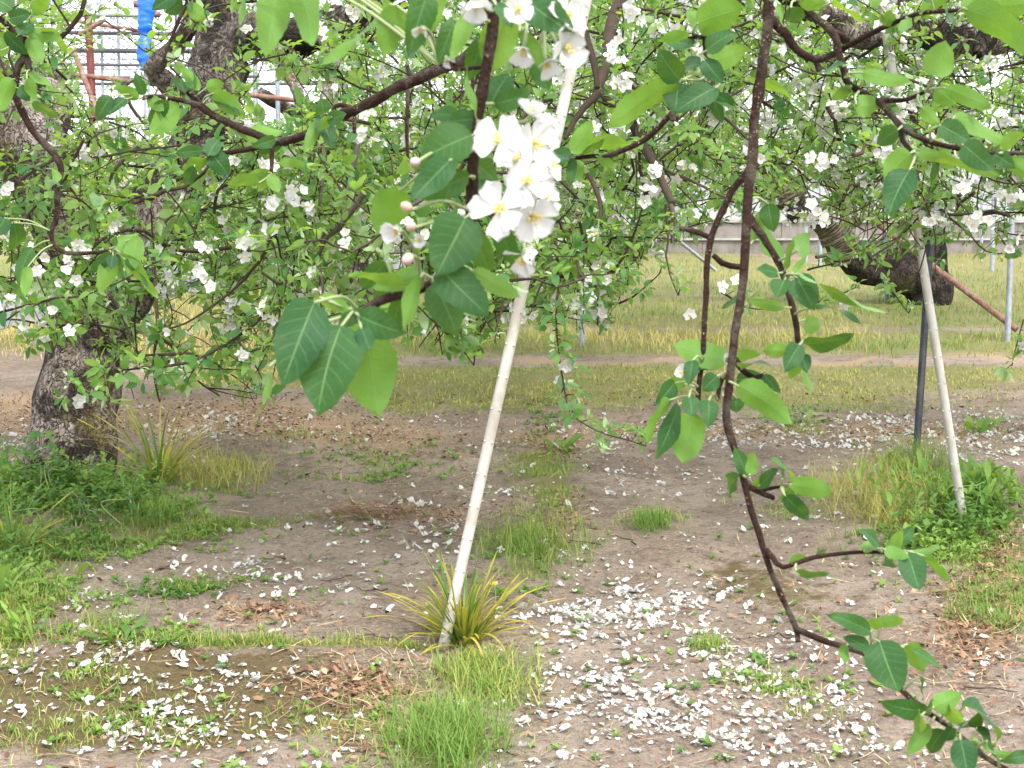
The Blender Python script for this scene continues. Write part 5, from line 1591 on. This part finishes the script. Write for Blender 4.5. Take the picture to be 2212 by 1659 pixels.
# the long bare branch coming down on the other side
E = 1.5
hanging('apple_branch', 'long dark apple branch hanging down to the bare soil with leaf tufts', [
    ([(1668, -80), (1662, 0), (1659, 60), (1647, 140), (1634, 240), (1622, 340), (1617, 420), (1612, 500), (1606, 580), (1597, 660), (1586, 760), (1577, 840), (1571, 900), (1586, 970), (1608, 1040), (1632, 1130), (1656, 1215), (1690, 1295), (1718, 1355), (1723, 1386)], E, E - .12, 12.5, 5.5),
    ([(1692, -20), (1739, 16), (1799, 68), (1811, 107), (1824, 153), (1837, 186), (1895, 219), (1944, 273), (1969, 290), (2012, 309), (2083, 325), (2149, 331), (2216, 332), (2300, 336)], E, E - .2, 9.5, 4),
    ([(1664, 40), (1682, 60), (1700, 74), (1722, 104), (1761, 126), (1790, 120), (1815, 111)], E, E - .03, 11, 7), ([(1761, 126), (1769, 153)], E, E, 8, 7),
    ([(1813, 110), (1881, 71), (1936, 46), (1990, 27), (2078, 22)], E - .03, E - .15, 7, 4), ([(1900, 218), (1930, 216), (1960, 213), (1999, 197)], E - .05, E - .1, 7, 4), ([(1799, 70), (1820, 78), (1830, 84)], E, E, 8, 6), ([(1944, 273), (1950, 304), (1974, 331)], E - .1, E - .12, 7, 5),
    ([(1600, -10), (1550, 60), (1520, 77), (1490, 77)], E + .1, E, 8, 5), ([(1524, 128), (1540, 175), (1535, 215)], E + .02, E, 5, 4), ([(1520, 77), (1524, 128)], E + .02, E + .02, 5, 4),
    ([(1625, 350), (1605, 383), (1583, 408), (1572, 432), (1540, 502), (1528, 566), (1526, 629), (1519, 749), (1510, 819), (1507, 871)], E, E - .02, 8, 5.5), ([(1507, 871), (1525, 888), (1548, 906)], E, E, 3, 2), ([(1530, 513), (1500, 500), (1470, 492)], E, E + .02, 6, 6), ([(1540, 552), (1558, 569), (1593, 576), (1610, 575)], E, E, 6, 7),
    ([(1618, 470), (1632, 490), (1649, 510), (1681, 562), (1695, 601), (1716, 678), (1725, 745)], E, E - .05, 9, 6), ([(1588, 778), (1604, 800), (1632, 815), (1655, 808)], E, E - .02, 8, 5), ([(1632, 815), (1640, 832)], E, E, 6, 5), ([(1580, 812), (1560, 818), (1552, 850), (1550, 862)], E, E - .03, 6, 4),
    ([(1655, 1190), (1670, 1206), (1692, 1224), (1760, 1203), (1854, 1192), (1922, 1192)], E - .1, E - .15, 7, 3.5), ([(1604, 1032), (1620, 1052), (1672, 1075)], E - .05, E - .08, 7, 6), ([(1640, 1060), (1690, 1050)], E - .06, E - .08, 5, 3),
    ([(1718, 1360), (1777, 1382), (1880, 1416), (1939, 1480), (2012, 1544), (2050, 1570), (2119, 1630), (2160, 1655), (2260, 1710)], E - .12, E - .2, 7, 5)], [
    (1505, 50, 1606, 22, 84, 'l'), (1525, 110, 1586, 72, 46, 'd', -5, -6), (1535, 132, 1614, 116, 48, 'l'), (1470, 172, 1416, 116, 58, 'd', -4, -5), (1466, 175, 1318, 286, 42, 'l', -3, -4), (1466, 178, 1458, 244, 60, 'd', -2, -3), (1546, 190, 1462, 240, 56, 'd', -5, -6), (1520, 130, 1556, 180, 42, 'd', -5, -5), (1560, 152, 1730, 224, 52, 'l', 2, 3), (1540, 215, 1628, 270, 26, 'l'), (1500, 100, 1440, 86, 40, 'd'), (1515, 140, 1470, 152, 44, 'd'), (1510, 60, 1490, 20, 40, 'l'), (1490, 77, 1420, 90, 28, 'l'), (1540, 210, 1560, 265, 26, 'd'), (1545, 205, 1590, 225, 24, 'd'),
    (2018, 165, 2046, 90, 66, 'l', -3, -3), (2040, 189, 2142, 230, 38, 'l', -2, -5), (2020, 193, 2062, 226, 42, 'l'), (1862, 156, 1964, 180, 34, 'l', -4, -6), (1822, 142, 1766, 162, 38, 'd'), (2085, 18, 2236, 112, 74, 'l', -4, -8), (2130, 16, 2240, 14, 62, 'l'), (1850, 226, 1902, 242, 30, 'l'), (1940, 280, 1892, 306, 40, 'd'), (1968, 330, 1908, 392, 62, 'l', -3, -4), (1966, 366, 1908, 457, 68, 'd', -5, -6),
    (2030, 270, 2097, 305, 48, 'd', -4, -5), (2080, 312, 2147, 362, 54, 'd', -4, -6), (2060, 250, 2177, 290, 42, 'l', 1, 2), (1990, 232, 2030, 268, 30, 'l'), (1980, 330, 2152, 398, 17, 'l', -3, -6), (2105, 320, 2112, 366, 44, 'd', 2, 2), (2025, 320, 2060, 365, 40, 'l', 1, 2), (2020, 322, 2016, 394, 26, 'd'), (2140, 330, 2190, 360, 40, 'd', 0, -2), (2160, 320, 2212, 290, 40, 'l'), (2180, 340, 2225, 385, 34, 'l'), (1935, 290, 1975, 275, 34, 'd', 3, 3),
    (1988, 30, 2052, -6, 42, 'l'), (1906, 30, 1940, 52, 32, 'l'), (1795, 4, 1870, 54, 24, 'l'), (1735, -4, 1784, 16, 42, 'l'), (1686, 10, 1690, 54, 16, 'l'), (1708, 16, 1722, 52, 40, 'd'), (1960, 38, 1954, 70, 26, 'l'), (2040, 20, 2056, 52, 34, 'd'), (1900, 10, 1870, -16, 26, 'l'), (2010, -4, 1982, -30, 36, 'd'), (2078, 20, 2130, -14, 30, 'l'), (1838, 188, 1800, 215, 26, 'l'), (1834, 165, 1880, 150, 20, 'l'),
    (1723, 542, 1748, 508, 48, 'l'), (1722, 600, 1752, 667, 58, 'd', -4, -5), (1730, 592, 1908, 672, 20, 'd', -5, -9), (1696, 604, 1676, 640, 48, 'd', -3, -4), (1680, 590, 1636, 582, 34, 'd'), (1694, 664, 1616, 656, 24, 'l'), (1690, 560, 1640, 475, 30, 'l', 2, 3), (1660, 440, 1668, 500, 44, 'd', 3, 3), (1700, 580, 1706, 520, 14, 'l'), (1712, 590, 1740, 555, 14, 'l'), (1760, 664, 1865, 694, 16, 'd', -3, -6), (1740, 690, 1768, 714, 36, 'l'), (1628, 520, 1632, 462, 40, 'l', 4, 5), (1610, 640, 1560, 665, 14, 'd', 2, 3), (1716, 600, 1760, 600, 20, 'd'),
    (1728, 745, 1688, 792, 44, 'd', -5, -6), (1702, 760, 1648, 754, 34, 'l'), (1727, 766, 1742, 802, 36, 'd', -3, -4), (1738, 742, 1838, 724, 32, 'd', -3, -6), (1736, 760, 1756, 850, 18, 'l'), (1722, 780, 1712, 820, 28, 'l'), (1592, 832, 1712, 902, 62, 'l', -3, -5), (1600, 795, 1652, 790, 26, 'd'), (1590, 775, 1640, 765, 34, 'l', 3, 3), (1650, 808, 1680, 850, 22, 'd'), (1590, 820, 1650, 822, 40, 'd', 2, 1),
    (1572, 776, 1454, 752, 60, 'l', 4, 5), (1548, 772, 1518, 800, 36, 'd'), (1496, 778, 1490, 830, 32, 'd', -4, -5), (1458, 826, 1416, 872, 40, 'd', -3, -4), (1448, 862, 1394, 960, 34, 'l', -4, -6), (1466, 872, 1420, 997, 32, 'd', -4, -6), (1500, 893, 1480, 1000, 80, 'l', -5, -6), (1488, 858, 1500, 898, 40, 'd', -6, -7), (1531, 864, 1530, 920, 40, 'd', -5, -6), (1550, 812, 1516, 840, 38, 'd', -6, -6), (1480, 830, 1440, 822, 26, 'l', 1, 2), (1590, 860, 1592, 890, 34, 'd', 2, 2), (1530, 790, 1560, 760, 40, 'l', 3, 4),
    (1614, 1030, 1592, 966, 32, 'd', -4, -4), (1620, 1026, 1622, 978, 30, 'l', -2, -2), (1640, 1050, 1680, 1015, 30, 'd', -2, -4), (1708, 1042, 1672, 994, 18, 'l'), (1706, 1046, 1797, 1062, 27, 'l', -2, -5), (1694, 1062, 1716, 1092, 32, 'l'), (1695, 1070, 1748, 1120, 22, 'd'), (1596, 1030, 1570, 1052, 24, 'd'), (1626, 1050, 1660, 1040, 24, 'l'), (1690, 1036, 1700, 1000, 12, 'd'),
    (1900, 1188, 1858, 1142, 24, 'd'), (1915, 1190, 1952, 1148, 30, 'l', -2, -4), (1935, 1180, 1975, 1138, 28, 'd'), (1970, 1190, 2032, 1184, 24, 'l'), (1910, 1186, 1962, 1204, 30, 'l', -4, -5), (1960, 1195, 1990, 1273, 58, 'd', -4, -6), (1995, 1200, 2052, 1256, 16, 'l'), (1702, 1218, 1740, 1200, 26, 'l'), (1760, 1200, 1786, 1186, 12, 'd'), (1720, 1235, 1788, 1238, 13, 'd'), (1866, 1190, 1888, 1168, 18, 'l'), (1918, 1200, 1930, 1222, 22, 'd'),
    (1882, 1366, 1794, 1318, 37, 'd', -3, -4), (1895, 1345, 1952, 1340, 25, 'l'), (1900, 1384, 1934, 1495, 84, 'd', -6, -8), (1878, 1400, 1824, 1376, 30, 'd'), (1960, 1390, 1992, 1452, 48, 'l', 1, 1), (1955, 1395, 2052, 1462, 15, 'd'), (1830, 1394, 1818, 1430, 26, 'l'), (1985, 1462, 1994, 1506, 15, 'd'), (1870, 1395, 1866, 1412, 40, 'd', 1, 1), (1900, 1360, 1880, 1335, 30, 'l')], 202, E,
    flowers=[(1476, 805, -2, 26, -.4, .1, .8, 1.6, 0), (1570, 782, 3, 26, .2, .3, .8, 1.2, 1), (1560, 838, 2, 22, .2, -.3, .8, 1.2, 1), (1505, 768, 4, 18, -.3, .5, .6, 1.4, 1)])

hanging('apple_shoot', 'leafy apple shoot tip at the lower corner ending the long dark branch', [
    ([(2004, 1538), (2050, 1572), (2119, 1632), (2160, 1657), (2260, 1712)], E - .2, E - .24, 4, 3)], [
    (2002, 1535, 1898, 1532, 26, 'd'), (2015, 1528, 2077, 1500, 44, 'l'), (2082, 1525, 2158, 1592, 38, 'd'), (2008, 1565, 1964, 1632, 34, 'l'), (2040, 1576, 2004, 1622, 40, 'd'), (2074, 1596, 2096, 1680, 54, 'd'), (2110, 1578, 2157, 1655, 32, 'd'), (2160, 1640, 2220, 1624, 16, 'd'), (2036, 1545, 2080, 1545, 44, 'l'), (2050, 1560, 2110, 1575, 26, 'd'), (2010, 1540, 2014, 1510, 24, 'd'), (2070, 1590, 2140, 1640, 20, 'l'), (2060, 1570, 2045, 1600, 26, 'd'), (2130, 1600, 2190, 1640, 14, 'l'), (1990, 1545, 1975, 1570, 26, 'l'), (2090, 1560, 2130, 1540, 20, 'd'), (2150, 1670, 2190, 1700, 30, 'l')], 203, E)

# the rising brown branch between the old tree and the camera
F = 2.3
hanging('apple_branch', 'brown apple branch sweeping sideways above the blossoms of the old tree', [
    ([(1090, 60), (1040, 110), (1000, 130), (958, 143), (881, 179), (820, 212), (765, 236), (730, 253), (659, 292), (595, 306), (541, 288), (506, 272), (443, 235), (408, 202)], F - .2, F + .1, 14, 7),
    ([(597, 306), (550, 318), (506, 327), (450, 337), (411, 364)], F, F, 7, 4), ([(432, 228), (400, 218), (369, 211), (330, 207), (306, 213)], F, F - .05, 6, 4), ([(881, 184), (880, 240), (878, 300), (882, 345)], F, F, 5, 3.5), ([(767, 240), (766, 285)], F, F, 5, 4), ([(589, 310), (588, 340), (586, 372)], F, F, 5, 4),
    ([(905, 166), (885, 160), (880, 140)], F, F, 6, 5), ([(1020, 140), (1022, 200), (1020, 250)], F - .2, F - .2, 4, 3), ([(765, 236), (735, 226), (715, 235)], F, F, 6, 4)], [
    (460, 200, 526, 252, 40, 'l'), (455, 208, 508, 244, 34, 'd'), (388, 226, 328, 292, 48, 'l'), (360, 215, 330, 270, 34, 'd'), (240, 208, 208, 254, 36, 'd'), (272, 213, 236, 246, 34, 'd'), (515, 286, 612, 284, 24, 'l'), (445, 190, 482, 178, 30, 'l'), (430, 195, 392, 140, 26, 'l'), (405, 200, 372, 170, 30, 'd'), (420, 192, 412, 140, 18, 'd'), (455, 330, 492, 377, 44, 'd'), (450, 335, 470, 300, 34, 'd'), (445, 340, 395, 380, 22, 'l'), (420, 360, 402, 400, 26, 'd'), (440, 325, 380, 330, 26, 'd'),
    (587, 376, 593, 417, 27, 'l'), (580, 372, 560, 412, 34, 'l'), (602, 352, 662, 350, 20, 'l'), (585, 370, 530, 380, 18, 'l'), (560, 395, 490, 395, 22, 'l'), (692, 250, 722, 318, 36, 'd'), (690, 256, 656, 330, 26, 'l'), (700, 245, 690, 215, 34, 'd'), (706, 258, 748, 250, 30, 'd'), (716, 252, 690, 280, 24, 'l'), (300, 212, 250, 190, 28, 'l'), (310, 205, 296, 160, 22, 'd'), (320, 208, 352, 240, 26, 'l'), (610, 300, 560, 330, 30, 'd'), (596, 300, 545, 318, 26, 'd'),
    (882, 345, 860, 372, 20, 'l'), (766, 285, 752, 312, 20, 'd'), (880, 130, 906, 90, 24, 'd'), (1022, 205, 1026, 236, 20, 'l')], 303, F, size=.06)
G_ = 2.45
hanging('apple_branch', 'crooked thin apple branch hanging down in front of the old trunk', [
    ([(45, 60), (53, 120), (36, 148), (32, 204), (49, 246), (81, 299), (116, 334), (132, 362), (127, 404), (123, 471), (111, 500), (116, 527), (141, 545), (197, 545), (245, 540)], G_, G_, 9, 4), ([(53, 118), (64, 152)], G_, G_, 8, 7), ([(132, 418), (170, 430), (200, 455)], G_, G_, 3, 2), ([(53, 110), (20, 60), (-30, 20)], G_, G_, 7, 6)], [
    (10, 70, 60, 118, 34, 'd'), (50, 60, 132, 88, 28, 'l'), (60, 80, 98, 130, 34, 'l'), (40, 75, 70, 48, 30, 'd'), (20, 40, 66, 32, 34, 'd'), (0, 110, 30, 70, 44, 'l'), (60, 145, 112, 190, 20, 'l'), (58, 170, 80, 212, 28, 'l'), (28, 170, -6, 240, 46, 'l'), (40, 190, 64, 215, 26, 'd'), (70, 220, 130, 250, 16, 'd'), (26, 20, -20, -10, 50, 'd'), (90, 60, 150, 110, 30, 'l'), (70, 30, 110, -10, 32, 'l'), (30, 480, 34, 540, 40, 'd'), (10, 470, -10, 520, 40, 'd'), (70, 535, 34, 610, 34, 'd'), (60, 575, 50, 640, 26, 'l'),
    (250, 540, 295, 505, 28, 'l'), (240, 545, 200, 590, 26, 'd'), (260, 545, 340, 640, 20, 'l'), (270, 560, 320, 620, 16, 'd'), (250, 555, 215, 630, 40, 'l'), (300, 510, 275, 590, 40, 'l')], 404, G_, auto=[(245, 540, 5, 44), (200, 455, 5, 36), (127, 404, 4, 36)])
hanging('apple_shoot', 'thin leafy shoot dropping from the top edge across the old limb', [([(415, -60), (405, 0), (380, 60), (352, 132)], 2.9, 2.9, 5, 3)], [
    (400, 10, 440, 40, 30, 'l'), (395, 5, 360, 30, 30, 'd'), (380, -10, 330, 20, 34, 'd')], 405, 2.9, auto=[(405, 0, 5, 40)])
hanging('apple_shoot', 'short dark shoot with a yellow leaf beside the long dark branch', [([(1480, 200), (1452, 243), (1397, 298), (1326, 334), (1280, 338), (1233, 340)], 2.0, 2.1, 7, 4), ([(1452, 243), (1454, 262)], 2.0, 2.0, 7, 6)], [
    (1234, 330, 1287, 268, 42, 'l'), (1245, 344, 1243, 392, 34, 'l'), (1262, 312, 1366, 308, 28, 'l'), (1232, 338, 1185, 330, 34, 'd'), (1238, 342, 1232, 400, 22, 'd'), (1240, 336, 1196, 352, 30, 'd'), (1290, 338, 1330, 360, 24, 'l'), (1250, 330, 1300, 300, 20, 'd')], 406, 2.05)
